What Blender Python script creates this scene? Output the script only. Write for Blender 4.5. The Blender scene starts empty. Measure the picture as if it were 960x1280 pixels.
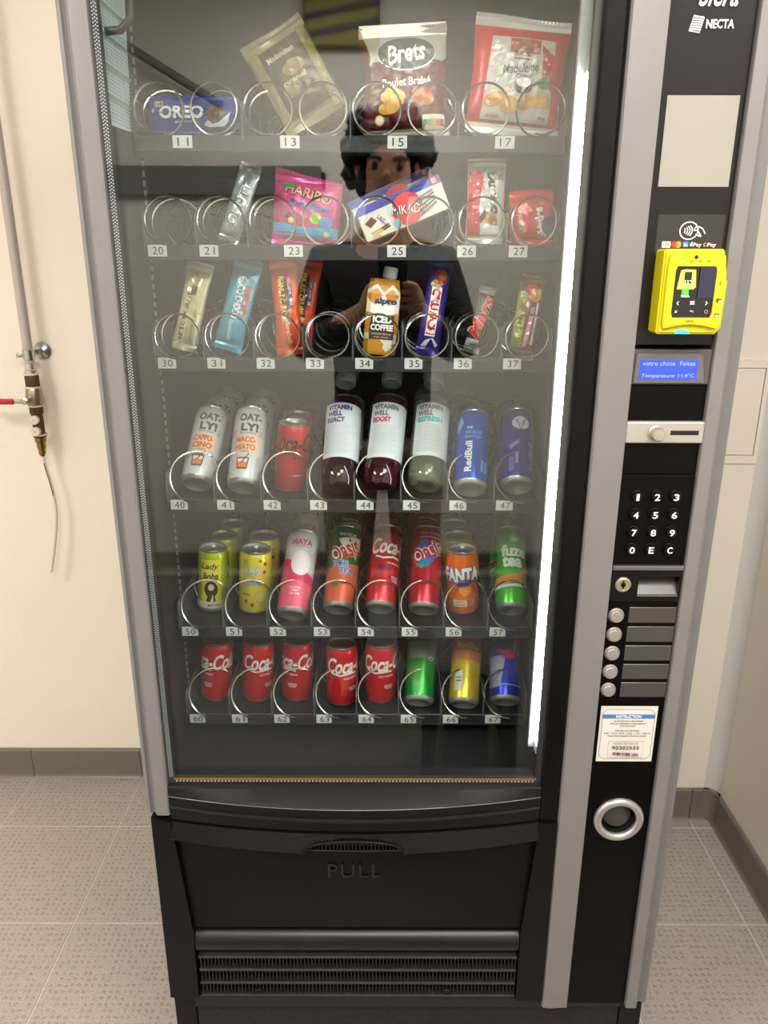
import bpy, bmesh, math, random
from mathutils import Vector, Matrix, Euler
random.seed(7)
PI = math.pi
SC = bpy.context.scene
COL = SC.collection

# ------------------------------------------------------------------ camera
CAM_LOC = Vector((0.0, -0.95, 1.38))
PITCH = math.atan(960 / 2890)
ROLL = -math.atan(7 / 2890)
_F = Vector((0, math.cos(PITCH), -math.sin(PITCH)))
_R0 = Vector((1, 0, 0)); _U0 = _R0.cross(_F)
_R = _R0 * math.cos(ROLL) - _U0 * math.sin(ROLL)
_U = _R0 * math.sin(ROLL) + _U0 * math.cos(ROLL)
cd = bpy.data.cameras.new('camera')
cd.sensor_fit = 'HORIZONTAL'; cd.sensor_width = 36; cd.lens = 36.0
cd.clip_start = 0.004
cam = bpy.data.objects.new('camera', cd); COL.objects.link(cam)
_m = Matrix((( _R.x, _U.x, -_F.x, CAM_LOC.x), (_R.y, _U.y, -_F.y, CAM_LOC.y), (_R.z, _U.z, -_F.z, CAM_LOC.z), (0, 0, 0, 1)))
cam.matrix_world = _m
SC.camera = cam

# ------------------------------------------------------------------ world, lights, exposure
w = bpy.data.worlds.new('world'); SC.world = w; w.use_nodes = True
w.node_tree.nodes['Background'].inputs[0].default_value = (1.0, 0.93, 0.82, 1)
w.node_tree.nodes['Background'].inputs[1].default_value = 0.15
SC.view_settings.view_transform = 'Standard'; SC.view_settings.look = 'None'
SC.view_settings.exposure = 0.0; SC.view_settings.gamma = 1.0
SC.view_settings.use_curve_mapping = False
SC.cycles.transparent_max_bounces = 24
SC.cycles.max_bounces = 12; SC.cycles.diffuse_bounces = 6
SC.cycles.sample_clamp_indirect = 4.0
SC.cycles.caustics_reflective = False; SC.cycles.caustics_refractive = False
CEIL = 2.40
LAMPS = [(-1.45, -1.0, 40.0), (-0.05, -1.55, 42.0), (0.56, -0.95, 26.0)]     # x, y, watts of the ceiling panels
LAMP_COLOR = (1.0, 0.972, 0.945)
TUBE_STRENGTH = 62.0

# ------------------------------------------------------------------ helpers
def srgb(r, g, b):
    def c(v):
        v /= 255.0
        return v / 12.92 if v <= 0.04045 else ((v + 0.055) / 1.055) ** 2.4
    return (c(r), c(g), c(b), 1.0)

_mats = {}
def mat(rgb, rough=0.5, metal=0.0, coat=0.0, emit=0.0, noise=0.0, nscale=60.0, bump=0.0, bscale=200.0, spec=0.5, trans=0.0, alpha=1.0, name=None):
    key = (rgb, rough, metal, coat, emit, noise, nscale, bump, bscale, spec, trans, alpha)
    if key in _mats: return _mats[key]
    m = bpy.data.materials.new(name or 'mat_%d' % len(_mats)); m.use_nodes = True
    nt = m.node_tree; p = nt.nodes['Principled BSDF']
    p.inputs['Base Color'].default_value = srgb(*rgb)
    p.inputs['Roughness'].default_value = rough
    p.inputs['Metallic'].default_value = metal
    p.inputs['Coat Weight'].default_value = coat
    p.inputs['Specular IOR Level'].default_value = spec
    p.inputs['Transmission Weight'].default_value = trans
    p.inputs['Alpha'].default_value = alpha
    if emit:
        p.inputs['Emission Color'].default_value = srgb(*rgb); p.inputs['Emission Strength'].default_value = emit
    if noise or bump:
        tc = nt.nodes.new('ShaderNodeNewGeometry')
    if noise:
        n = nt.nodes.new('ShaderNodeTexNoise'); n.inputs['Scale'].default_value = nscale; n.inputs['Detail'].default_value = 4
        nt.links.new(tc.outputs['Position'], n.inputs['Vector'])
        r = nt.nodes.new('ShaderNodeMapRange'); r.inputs[1].default_value = 0.3; r.inputs[2].default_value = 0.7
        r.inputs[3].default_value = 1 - noise; r.inputs[4].default_value = 1 + noise
        nt.links.new(n.outputs['Fac'], r.inputs[0])
        mx = nt.nodes.new('ShaderNodeMix'); mx.data_type = 'RGBA'; mx.blend_type = 'MULTIPLY'; mx.inputs[0].default_value = 1
        mx.inputs[6].default_value = srgb(*rgb); nt.links.new(r.outputs[0], mx.inputs[7])
        nt.links.new(mx.outputs[2], p.inputs['Base Color'])
    if bump:
        n2 = nt.nodes.new('ShaderNodeTexNoise'); n2.inputs['Scale'].default_value = bscale; n2.inputs['Detail'].default_value = 2
        nt.links.new(tc.outputs['Position'], n2.inputs['Vector'])
        b = nt.nodes.new('ShaderNodeBump'); b.inputs['Strength'].default_value = bump; b.inputs['Distance'].default_value = 0.001
        nt.links.new(n2.outputs['Fac'], b.inputs['Height']); nt.links.new(b.outputs[0], p.inputs['Normal'])
    _mats[key] = m
    return m

def glass_mat(name, tint=(1, 1, 1), base=0.05, rough=0.0):
    """clear sheet: Schlick mix of see-through and mirror"""
    m = bpy.data.materials.new(name); m.use_nodes = True; nt = m.node_tree
    for n in list(nt.nodes): nt.nodes.remove(n)
    out = nt.nodes.new('ShaderNodeOutputMaterial'); mix = nt.nodes.new('ShaderNodeMixShader')
    tr = nt.nodes.new('ShaderNodeBsdfTransparent'); tr.inputs[0].default_value = (*tint, 1)
    gl = nt.nodes.new('ShaderNodeBsdfGlossy'); gl.inputs['Roughness'].default_value = rough
    g = nt.nodes.new('ShaderNodeNewGeometry')
    d = nt.nodes.new('ShaderNodeVectorMath'); d.operation = 'DOT_PRODUCT'
    nt.links.new(g.outputs['Incoming'], d.inputs[0]); nt.links.new(g.outputs['Normal'], d.inputs[1])
    def mth(op, a, b=None):
        n = nt.nodes.new('ShaderNodeMath'); n.operation = op
        for i, v in enumerate((a, b)):
            if v is None: continue
            if isinstance(v, (int, float)): n.inputs[i].default_value = v
            else: nt.links.new(v, n.inputs[i])
        return n.outputs[0]
    c = mth('ABSOLUTE', d.outputs['Value'])
    k = mth('POWER', mth('SUBTRACT', 1.0, c), 5.0)
    f = mth('ADD', mth('MULTIPLY', k, 1 - base), base)
    nt.links.new(f, mix.inputs[0]); nt.links.new(tr.outputs[0], mix.inputs[1]); nt.links.new(gl.outputs[0], mix.inputs[2])
    nt.links.new(mix.outputs[0], out.inputs[0])
    return m

def empty(name, loc=(0, 0, 0), rot=(0, 0, 0), label=None, cat=None, group=None):
    o = bpy.data.objects.new(name, None); COL.objects.link(o)
    o.empty_display_size = 0.05
    o.location = loc; o.rotation_euler = rot
    tag(o, label, cat, group)
    return o

def tag(o, label=None, cat=None, group=None, kind=None):
    if label: o['label'] = label
    if cat: o['category'] = cat
    if group: o['group'] = group
    if kind: o['kind'] = kind
    return o

def link(name, me, parent=None, loc=(0, 0, 0), rot=(0, 0, 0)):
    o = bpy.data.objects.new(name, me); COL.objects.link(o)
    o.parent = parent; o.location = loc; o.rotation_euler = rot
    return o

def mesh(bm, mats, smooth=None, origin=(0, 0, 0)):
    """bmesh -> mesh data; smooth = angle in degrees below which edges are smooth"""
    if any(origin): bmesh.ops.translate(bm, verts=bm.verts, vec=-Vector(origin))
    bmesh.ops.recalc_face_normals(bm, faces=bm.faces)
    me = bpy.data.meshes.new('mesh')
    if smooth:
        for f in bm.faces: f.smooth = True
        lim = math.radians(smooth)
        for e in bm.edges:
            if len(e.link_faces) == 2 and e.calc_face_angle(0) > lim: e.smooth = False
    bm.to_mesh(me); bm.free()
    for m in (mats if isinstance(mats, (list, tuple)) else [mats]): me.materials.append(m)
    return me

def obj(name, bm, mats, parent=None, smooth=None, origin=(0, 0, 0), loc=(0, 0, 0)):
    return link(name, mesh(bm, mats, smooth, origin), parent, loc)

def box(bm, x0, x1, y0, y1, z0, z1, bev=0.0, seg=2, mi=0):
    vs = [bm.verts.new((x, y, z)) for x in (x0, x1) for y in (y0, y1) for z in (z0, z1)]
    fs = [bm.faces.new([vs[i] for i in q]) for q in ((0, 1, 3, 2), (4, 6, 7, 5), (0, 4, 5, 1), (2, 3, 7, 6), (0, 2, 6, 4), (1, 5, 7, 3))]
    for f in fs: f.material_index = mi
    if bev:
        es = list({e for f in fs for e in f.edges})
        r = bmesh.ops.bevel(bm, geom=es, offset=bev, segments=seg, affect='EDGES', profile=0.5)
        for f in r['faces']: f.material_index = mi
    return vs

def prism_z(bm, pts, z0, z1, mi=0):
    """closed outline in the xy plane drawn up from z0 to z1"""
    a = [bm.verts.new((p[0], p[1], z0)) for p in pts]; b = [bm.verts.new((p[0], p[1], z1)) for p in pts]
    n = len(pts)
    for i in range(n): bm.faces.new((a[i], a[(i + 1) % n], b[(i + 1) % n], b[i])).material_index = mi
    bm.faces.new(a).material_index = mi; bm.faces.new(b[::-1]).material_index = mi

def prism_y(bm, pts, y0, y1, mi=0):
    a = [bm.verts.new((p[0], y0, p[1])) for p in pts]; b = [bm.verts.new((p[0], y1, p[1])) for p in pts]
    n = len(pts)
    for i in range(n): bm.faces.new((a[i], a[(i + 1) % n], b[(i + 1) % n], b[i])).material_index = mi
    bm.faces.new(a).material_index = mi; bm.faces.new(b[::-1]).material_index = mi

def lathe(bm, prof, n=28, mi=0, M=None):
    """prof: (radius, height[, material]) pairs around the z axis"""
    rings = []
    for p in prof:
        r, z = p[0], p[1]
        if r < 1e-6: ring = [bm.verts.new((0, 0, z))]
        else: ring = [bm.verts.new((r * math.cos(2 * PI * i / n), r * math.sin(2 * PI * i / n), z)) for i in range(n)]
        rings.append(ring)
    for k in range(len(rings) - 1):
        a, b = rings[k], rings[k + 1]
        m_ = prof[k + 1][2] if len(prof[k + 1]) > 2 else mi
        for i in range(n):
            j = (i + 1) % n
            if len(a) == 1 and len(b) == 1: continue
            if len(a) == 1: f = bm.faces.new((a[0], b[j], b[i]))
            elif len(b) == 1: f = bm.faces.new((a[i], a[j], b[0]))
            else: f = bm.faces.new((a[i], a[j], b[j], b[i]))
            f.material_index = m_
    if M is not None:
        for r in rings:
            for v in r: v.co = M @ v.co

def tube(bm, path, r, n=8, mi=0, caps=True):
    path = [Vector(p) for p in path]
    rs = r if isinstance(r, (list, tuple)) else [r] * len(path)
    rings = []; up = None
    for i, p in enumerate(path):
        t = (path[min(i + 1, len(path) - 1)] - path[max(i - 1, 0)]).normalized()
        if up is None:
            up = Vector((0, 0, 1)) if abs(t.z) < 0.9 else Vector((1, 0, 0))
        a = (up - t * up.dot(t)).normalized(); up = a; b = t.cross(a)
        rings.append([bm.verts.new(p + (a * math.cos(2 * PI * k / n) + b * math.sin(2 * PI * k / n)) * rs[i]) for k in range(n)])
    for q in range(len(rings) - 1):
        for k in range(n):
            bm.faces.new((rings[q][k], rings[q][(k + 1) % n], rings[q + 1][(k + 1) % n], rings[q + 1][k])).material_index = mi
    if caps:
        bm.faces.new(rings[0][::-1]).material_index = mi; bm.faces.new(rings[-1]).material_index = mi

def copy_tree(o, parent=None):
    c = o.copy(); COL.objects.link(c); c.parent = parent
    for ch in list(o.children): copy_tree(ch, c)
    return c

# ---- flat print: 2-d shapes laid on a surface map S(u, v, off) ----
_tc = {}
def text2d(s, bold=0.0, shear=0.0, space=1.0):
    k = (s, bold, shear, space)
    if k in _tc: return _tc[k]
    c = bpy.data.curves.new('t', 'FONT'); c.body = s; c.size = 1.0; c.resolution_u = 4
    c.offset = bold * 0.75 if bold >= 0.08 else min(bold, 0.05); c.shear = shear; c.space_character = space; c.fill_mode = 'FRONT'
    o = bpy.data.objects.new('t', c)
    me = bpy.data.meshes.new_from_object(o)
    vs = [(v.co.x, v.co.y) for v in me.vertices]; fs = [tuple(p.vertices) for p in me.polygons]
    bpy.data.objects.remove(o); bpy.data.curves.remove(c); bpy.data.meshes.remove(me)
    if vs:
        x0 = min(v[0] for v in vs); x1 = max(v[0] for v in vs); y0 = min(v[1] for v in vs); y1 = max(v[1] for v in vs)
        vs = [((v[0] - (x0 + x1) / 2) / max(x1 - x0, 1e-6), (v[1] - (y0 + y1) / 2) / max(y1 - y0, 1e-6)) for v in vs]
    _tc[k] = (vs, fs)
    return _tc[k]

def T(s, u, v, wd, ht, col, rot=0, bold=0.02, shear=0.0, space=1.0): return ('t', s, u, v, wd, ht, col, rot, bold, shear, space)
def Rr(u, v, wd, ht, col, rot=0): return ('p', [(-wd / 2, -ht / 2), (wd / 2, -ht / 2), (wd / 2, ht / 2), (-wd / 2, ht / 2)], u, v, col, rot)
def El(u, v, a, b, col, rot=0, n=24): return ('p', [(a * math.cos(2 * PI * i / n), b * math.sin(2 * PI * i / n)) for i in range(n)], u, v, col, rot)
def Po(pts, col, u=0, v=0, rot=0): return ('p', pts, u, v, col, rot)
def St(pts, wd, col):
    return ('s', pts, wd, col)
def rrect(wd, ht, r, n=4):
    o = []
    for cx, cy, a0 in ((wd / 2 - r, ht / 2 - r, 0), (-wd / 2 + r, ht / 2 - r, 90), (-wd / 2 + r, -ht / 2 + r, 180), (wd / 2 - r, -ht / 2 + r, 270)):
        for i in range(n + 1):
            a = math.radians(a0 + 90 * i / n); o.append((cx + r * math.cos(a), cy + r * math.sin(a)))
    return o
def arc(cx, cy, a, b, d0, d1, n=16): return [(cx + a * math.cos(math.radians(d0 + (d1 - d0) * i / n)), cy + b * math.sin(math.radians(d0 + (d1 - d0) * i / n))) for i in range(n + 1)]

def print_bm(S, specs, cu=0.004, cv=None, step=0.00012, base=0.0003, curved=True):
    """returns bmesh and list of colour keys"""
    bm = bmesh.new(); cols = []
    for li, s in enumerate(specs):
        col = s[6] if s[0] == 't' else (s[4] if s[0] == 'p' else s[3])
        if col not in cols: cols.append(col)
        mi = cols.index(col); z = base + step * li
        def tf(x, y, u, v, rot):
            c, sn = math.cos(math.radians(rot)), math.sin(math.radians(rot))
            return (u + x * c - y * sn, v + x * sn + y * c, z)
        if s[0] == 't':
            _, tx, u, v, wd, ht, _, rot, bold, shear, space = s
            vs, fs = text2d(tx, bold, shear, space)
            bv = [bm.verts.new(tf(x * wd, y * ht, u, v, rot)) for x, y in vs]
            for f in fs:
                try: bm.faces.new([bv[i] for i in f]).material_index = mi
                except ValueError: pass
        elif s[0] == 'p':
            _, pts, u, v, _, rot = s
            bm.faces.new([bm.verts.new(tf(x, y, u, v, rot)) for x, y in pts]).material_index = mi
        else:
            _, pts, wd, _ = s
            L = []
            for i, p in enumerate(pts):
                a = Vector(pts[max(i - 1, 0)]); b = Vector(pts[min(i + 1, len(pts) - 1)])
                if pts[0] == pts[-1] and i in (0, len(pts) - 1): a = Vector(pts[-2]); b = Vector(pts[1])
                t = (b - a).normalized(); nn = Vector((-t.y, t.x)) * wd / 2
                L.append((bm.verts.new((p[0] + nn.x, p[1] + nn.y, z)), bm.verts.new((p[0] - nn.x, p[1] - nn.y, z))))
            for i in range(len(L) - 1):
                bm.faces.new((L[i][0], L[i][1], L[i + 1][1], L[i + 1][0])).material_index = mi
    if curved:
        xs = [v.co.x for v in bm.verts]; ys = [v.co.y for v in bm.verts]
        def cutall(lo, hi, st, nrm, ax):
            k = math.ceil(lo / st)
            while k * st < hi:
                co = [0, 0, 0]; co[ax] = k * st + 1e-5
                bmesh.ops.bisect_plane(bm, geom=bm.verts[:] + bm.edges[:] + bm.faces[:], plane_co=co, plane_no=nrm)
                k += 1
        cutall(min(xs), max(xs), cu, (1, 0, 0), 0)
        if cv: cutall(min(ys), max(ys), cv, (0, 1, 0), 1)
        big = [f for f in bm.faces if len(f.verts) > 4]
        if big: bmesh.ops.triangulate(bm, faces=big)
    for v in bm.verts: v.co = S(v.co.x, v.co.y, v.co.z)
    return bm, cols

def add_print(name, parent, S, specs, rough=0.35, metal=0.0, coat=0.0, origin=(0, 0, 0), curved=True, cu=0.004, cv=None, emit=0.0, base=0.0003):
    bm, cols = print_bm(S, specs, cu, cv, curved=curved, base=base)
    if any(origin): bmesh.ops.translate(bm, verts=bm.verts, vec=-Vector(origin))
    me = bpy.data.meshes.new('print'); 
    bm.normal_update(); bm.to_mesh(me); bm.free()
    for c in cols: me.materials.append(mat(c, rough, metal, coat, emit=emit))
    return link(name, me, parent)

def flatS(y): return lambda u, v, o: Vector((u, y - o, v))

# ------------------------------------------------------------------ materials
M_WALL = mat((230, 222, 207), 0.62, noise=0.02, nscale=3, bump=0.55, bscale=260, name='wall_paint')
M_WALL2 = mat((226, 218, 206), 0.6, noise=0.02, nscale=3, bump=0.3, bscale=200, name='wall_paint_side')
M_COVE = mat((200, 197, 192), 0.45, name='cove')
M_CEIL = mat((232, 228, 220), 0.7, name='ceiling_paint')
M_GREY = mat((118, 117, 117), 0.45, 0.15, noise=0.03, nscale=14, bump=0.06, bscale=300, name='grey_aluminium_paint')
M_BLACK = mat((9, 9, 9), 0.4, spec=0.2, noise=0.12, nscale=30, bump=0.08, bscale=500, name='black_plastic')
M_GBLACK = mat((6, 6, 6), 0.2, spec=0.3, name='gloss_black')
M_PANEL = mat((5, 5, 5), 0.32, spec=0.12, bump=0.05, bscale=900, name='panel_black')
M_DARK = mat((24, 24, 25), 0.5, name='interior_dark')
M_TRAY = mat((34, 35, 37), 0.45, name='tray_plastic')
M_TRAYD = mat((18, 18, 19), 0.5, name='tray_slot')
M_WIRE = mat((186, 184, 178), 0.25, 1.0, name='wire')
M_ALU = mat((190, 190, 190), 0.28, 1.0, name='aluminium')
M_ALUD = mat((205, 200, 192), 0.35, 0.85, name='aluminium_satin')
M_WHITE = mat((235, 233, 228), 0.55, name='white')
M_TAG = mat((206, 205, 200), 0.4, emit=0.0, name='tag_white')
M_INK = mat((16, 15, 15), 0.5, name='ink')
M_VOID = mat((4, 4, 4), 0.6, name='void')

def tile_material():
    m = bpy.data.materials.new('floor_tile'); m.use_nodes = True; nt = m.node_tree; p = nt.nodes['Principled BSDF']
    p.inputs['Roughness'].default_value = 0.5
    g = nt.nodes.new('ShaderNodeNewGeometry')
    n = nt.nodes.new('ShaderNodeTexNoise'); n.inputs['Scale'].default_value = 420; n.inputs['Detail'].default_value = 2
    n2 = nt.nodes.new('ShaderNodeTexNoise'); n2.inputs['Scale'].default_value = 5
    vo = nt.nodes.new('ShaderNodeTexVoronoi'); vo.inputs['Scale'].default_value = 1 / 0.0135; vo.inputs['Randomness'].default_value = 0.22
    vo.voronoi_dimensions = '2D'
    for q in (n, n2, vo): nt.links.new(g.outputs['Position'], q.inputs['Vector'])
    # studs come in little clusters
    bk = nt.nodes.new('ShaderNodeTexNoise'); bk.inputs['Scale'].default_value = 48; nt.links.new(g.outputs['Position'], bk.inputs['Vector'])
    st = nt.nodes.new('ShaderNodeMapRange'); st.inputs[1].default_value = 0.34; st.inputs[2].default_value = 0.22; st.inputs[3].default_value = 0; st.inputs[4].default_value = 1
    nt.links.new(vo.outputs['Distance'], st.inputs[0])
    mk = nt.nodes.new('ShaderNodeMapRange'); mk.inputs[1].default_value = 0.42; mk.inputs[2].default_value = 0.5; nt.links.new(bk.outputs['Fac'], mk.inputs[0])
    mu = nt.nodes.new('ShaderNodeMath'); mu.operation = 'MULTIPLY'; nt.links.new(st.outputs[0], mu.inputs[0]); nt.links.new(mk.outputs[0], mu.inputs[1])
    ramp = nt.nodes.new('ShaderNodeValToRGB'); ramp.color_ramp.elements[0].position = 0.35; ramp.color_ramp.elements[1].position = 0.65
    ramp.color_ramp.elements[0].color = srgb(138, 130, 122); ramp.color_ramp.elements[1].color = srgb(172, 164, 156)
    nt.links.new(n.outputs['Fac'], ramp.inputs[0])
    mx = nt.nodes.new('ShaderNodeMix'); mx.data_type = 'RGBA'; mx.blend_type = 'MIX'
    mx.inputs[7].default_value = srgb(104, 96, 90); nt.links.new(ramp.outputs[0], mx.inputs[6])
    m2 = nt.nodes.new('ShaderNodeMath'); m2.operation = 'MULTIPLY'; m2.inputs[1].default_value = 0.28; nt.links.new(mu.outputs[0], m2.inputs[0])
    nt.links.new(m2.outputs[0], mx.inputs[0]); nt.links.new(mx.outputs[2], p.inputs['Base Color'])
    b = nt.nodes.new('ShaderNodeBump'); b.inputs['Strength'].default_value = 0.6; b.inputs['Distance'].default_value = 0.0015
    nt.links.new(mu.outputs[0], b.inputs['Height']); nt.links.new(b.outputs[0], p.inputs['Normal'])
    return m
M_TILE = tile_material()
M_GROUT = mat((192, 186, 178), 0.8, name='grout')
M_BASE = mat((108, 101, 93), 0.42, noise=0.12, nscale=260, name='baseboard_tile')
M_GLASS = glass_mat('window_glass', (0.97, 0.985, 0.98))

# ------------------------------------------------------------------ the room
WB = 0.862      # back wall
WR = 0.855      # right wall
WL = -2.3; WF = -2.33; CH = 0.70
def struct(name, bm, m, smooth=None): return tag(obj(name, bm, m, None, smooth), kind='structure')

bm = bmesh.new(); box(bm, WL, WR + 0.1, WF, WB + 0.1, -0.08, -0.0012); floor = struct('floor', bm, M_GROUT)
xs = [-2.3, -2.174, -1.874, -1.574, -1.274, -0.974, -0.674, -0.374, -0.074, 0.226, 0.492, 0.792, 0.8545]
ys = [0.861, 0.655, 0.356, 0.056, -0.244, -0.544, -0.844, -1.144, -1.444, -1.744, -2.044, -2.33]
_tile = {}
for i in range(len(xs) - 1):
    for j in range(len(ys) - 1):
        wx, wy = round(xs[i + 1] - xs[i], 4), round(ys[j] - ys[j + 1], 4)
        if (wx, wy) not in _tile:
            bm = bmesh.new(); g = 0.0013
            box(bm, -wx / 2 + g, wx / 2 - g, -wy / 2 + g, wy / 2 - g, -0.006, 0.0, 0.0006, 1)
            _tile[(wx, wy)] = mesh(bm, M_TILE)
        link('tile', _tile[(wx, wy)], floor, ((xs[i] + xs[i + 1]) / 2, (ys[j] + ys[j + 1]) / 2, 0))

bm = bmesh.new(); box(bm, WL - 0.1, 1.1, WB, WB + 0.1, -0.08, CEIL); struct('wall_back', bm, M_WALL)
bm = bmesh.new(); box(bm, 0.30, 0.823, CH, WB, -0.006, CEIL); struct('wall_chase', bm, M_WALL2)
bm = bmesh.new(); box(bm, WR, WR + 0.1, WF, WB, -0.08, CEIL); struct('wall_right', bm, M_WALL2)
bm = bmesh.new()   # rounded corner between the chase and the right wall
def cove_pts(r, d): return [(WR + 0.003, CH + 0.003), (WR - r, CH + 0.003)] + [(WR - d - r + r * math.sin(R9 * PI / 18), CH - d - r + r * math.cos(R9 * PI / 18)) for R9 in range(10)] + [(WR + 0.003, CH - r)]
prism_z(bm, cove_pts(0.032, 0.0), 0.088, CEIL); struct('trim_1', bm, M_COVE, 40)
bm = bmesh.new(); prism_z(bm, cove_pts(0.028, 0.009), 0.0, 0.088); struct('trim_2', bm, M_BASE, 40)
bm = bmesh.new(); box(bm, WL - 0.1, WL, WF, WB, -0.08, CEIL); struct('wall_left', bm, M_WALL)
bm = bmesh.new(); box(bm, WL - 0.1, 1.1, WF - 0.1, WF, -0.08, CEIL); struct('wall_front', bm, mat((206, 201, 190), 0.65, noise=0.02, nscale=3))
bm = bmesh.new(); box(bm, WL - 0.1, 1.1, WF - 0.1, WB + 0.1, CEIL, CEIL + 0.1); struct('ceiling', bm, M_CEIL)

def baseboard(name, axis, a0, a1, c, sgn, joints):
    root = tag(empty(name), kind='structure')
    ed = [a0] + sorted(j for j in joints if a0 < j < a1) + [a1]
    for p, q in zip(ed[:-1], ed[1:]):
        bm = bmesh.new()
        # cove profile: (out from wall, height)
        prof = [(0, 0.0), (0.016, 0.0), (0.0115, 0.004), (0.0095, 0.010), (0.009, 0.02), (0.009, 0.083), (0.006, 0.088), (0, 0.088)]
        rings = []
        for t in (p + 0.0008, q - 0.0008):
            rings.append([bm.verts.new((t, c + sgn * o, z) if axis == 'x' else (c + sgn * o, t, z)) for o, z in prof])
        n = len(prof)
        for k in range(n): bm.faces.new((rings[0][k], rings[0][(k + 1) % n], rings[1][(k + 1) % n], rings[1][k]))
        bm.faces.new(rings[0]); bm.faces.new(rings[1][::-1])
        obj('tile', bm, M_BASE, root)
J = [-2.174 + 0.3 * k for k in range(12)]
baseboard('baseboard_back', 'x', WL, 0.30, WB, -1, J)
baseboard('baseboard_chase', 'x', 0.30, 0.835, CH, -1, [0.492, 0.792])
baseboard('baseboard_right', 'y', WF, CH - 0.012, WR, -1, [0.655, 0.356, 0.056, -0.244, -0.544, -0.844, -1.144, -1.444, -1.744, -2.044])
baseboard('baseboard_front', 'x', WL, WR, WF, 1, J)

# ceiling panels
for i, (lx, ly, wt) in enumerate(LAMPS):
    r = empty('ceiling_light', (lx, ly, CEIL), label=('square white ceiling light panel over the water pipe side', 'square white ceiling light panel by the facing wall', 'square white ceiling light panel near the right wall')[i], cat='ceiling light', group='ceiling lights')
    bm = bmesh.new()
    for a in ((-0.31, -0.29, -0.31, 0.31), (0.29, 0.31, -0.31, 0.31), (-0.29, 0.29, -0.31, -0.29), (-0.29, 0.29, 0.29, 0.31)): box(bm, a[0], a[1], a[2], a[3], -0.03, 0)
    obj('frame', bm, M_WHITE, r)
    bm = bmesh.new(); box(bm, -0.29, 0.29, -0.29, 0.29, -0.015, -0.001); obj('diffuser', bm, mat((255, 246, 232), 0.5, emit=2.0), r)
    ld = bpy.data.lights.new('panel_lamp', 'AREA'); ld.shape = 'SQUARE'; ld.size = 0.58; ld.energy = wt; ld.color = LAMP_COLOR
    lo = bpy.data.objects.new('panel_lamp', ld); COL.objects.link(lo); lo.parent = r; lo.location = (0, 0, -0.03)

# things on the wall facing the machine (seen mirrored in its glass)
rl = empty('wall_rail', (-0.75, WF, 1.665), label='dark flat rail fixed along the wall facing the machine', cat='rail')
bm = bmesh.new(); box(bm, -0.75, 0.50, 0.012, 0.035, -0.055, 0.052, 0.004); obj('board', bm, mat((104, 102, 98), 0.6), rl)
for x in (-0.6, 0, 0.5):
    bm = bmesh.new(); box(bm, x - 0.015, x + 0.015, 0, 0.013, -0.03, 0.03); obj('bracket', bm, M_DARK, rl)
hr = empty('sloping_handrail', (-0.80, WF, 2.10), label='thin dark rail sloping down along the wall facing the machine', cat='handrail')
bm = bmesh.new(); tube(bm, [(-0.32, 0.05, 0.115), (0.18, 0.05, -0.175)], 0.016, 10); obj('bar', bm, mat((112, 109, 104), 0.6), hr, 60)
for t in (-0.2, 0.1):
    bm = bmesh.new(); zz = 0.115 - (t + 0.32) * 0.58; tube(bm, [(t, 0.0, zz), (t, 0.05, zz)], 0.008, 8); obj('bracket', bm, mat((70, 68, 66), 0.5), hr, 60)
mt = empty('added_mat', (-0.25, -1.5, 0.0), label='dark grey rubber mat added under the person to darken the mirrored floor', cat='mat')  # mat added to darken the low part of the glass reflection
bm = bmesh.new(); box(bm, -1.35, 1.05, -0.72, 0.78, 0.0, 0.007, 0.003, 2); obj('mat_sheet', bm, mat((86, 84, 80), 0.8, noise=0.2, nscale=200), mt, 40)
bm = bmesh.new()
for q in ((-1.38, -1.35, -0.75, 0.81), (1.05, 1.08, -0.75, 0.81), (-1.35, 1.05, -0.75, -0.72), (-1.35, 1.05, 0.78, 0.81)): box(bm, q[0], q[1], q[2], q[3], 0.0, 0.004)
obj('mat_edge', bm, mat((36, 35, 34), 0.7), mt)
hz = empty('hazard_guard', (-0.16, WF, 2.215), label='yellow and black striped warning guard high on the facing wall', cat='guard')
bm = bmesh.new(); box(bm, -0.14, 0.14, 0, 0.05, -0.09, 0.18, 0.01); obj('guard_body', bm, mat((122, 116, 44), 0.6), hz)
for k in range(4):
    bm = bmesh.new(); z = -0.05 + k * 0.06
    prism_y(bm, [(-0.141, z - 0.02), (0.141, z + 0.03), (0.141, z + 0.055), (-0.141, z + 0.005)], 0.0495, 0.0515); obj('stripe', bm, M_INK, hz)

# ------------------------------------------------------------------ the vending machine
VO = (0.04, 0.4, 0.0)
VM = empty('vending_machine', VO, label='tall black and grey glass-fronted snack and drink vending machine', cat='vending machine')
def part(name, bm, m, parent=None, smooth=None): return obj(name, bm, m, parent or VM, smooth, VO)
def vprint(name, parent, y, specs, **k): return add_print(name, parent or VM, flatS(y), specs, origin=VO, curved=False, **k)

TOPZ = 1.83
bm = bmesh.new()
box(bm, -0.352, -0.338, 0.05, 0.835, 0.16, TOPZ)          # left side
box(bm, 0.418, 0.432, 0.05, 0.835, 0.16, TOPZ)            # right side
box(bm, -0.338, 0.418, 0.82, 0.835, 0.16, TOPZ)           # back
box(bm, -0.352, 0.432, 0.02, 0.835, TOPZ, TOPZ + 0.012)   # top
box(bm, -0.338, 0.418, 0.05, 0.82, 0.16, 0.20)            # bottom
part('cabinet', bm, mat((62, 61, 60), 0.5))
bm = bmesh.new()
box(bm, -0.3375, 0.252, 0.755, 0.765, 0.60, 1.82)
box(bm, -0.3378, -0.3365, 0.05, 0.76, 0.60, 1.82)
box(bm, -0.3365, 0.252, 0.05, 0.76, 0.595, 0.605)
box(bm, -0.3365, 0.252, 0.05, 0.76, 1.81, 1.82)
part('cooling_chamber', bm, M_DARK)

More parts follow.
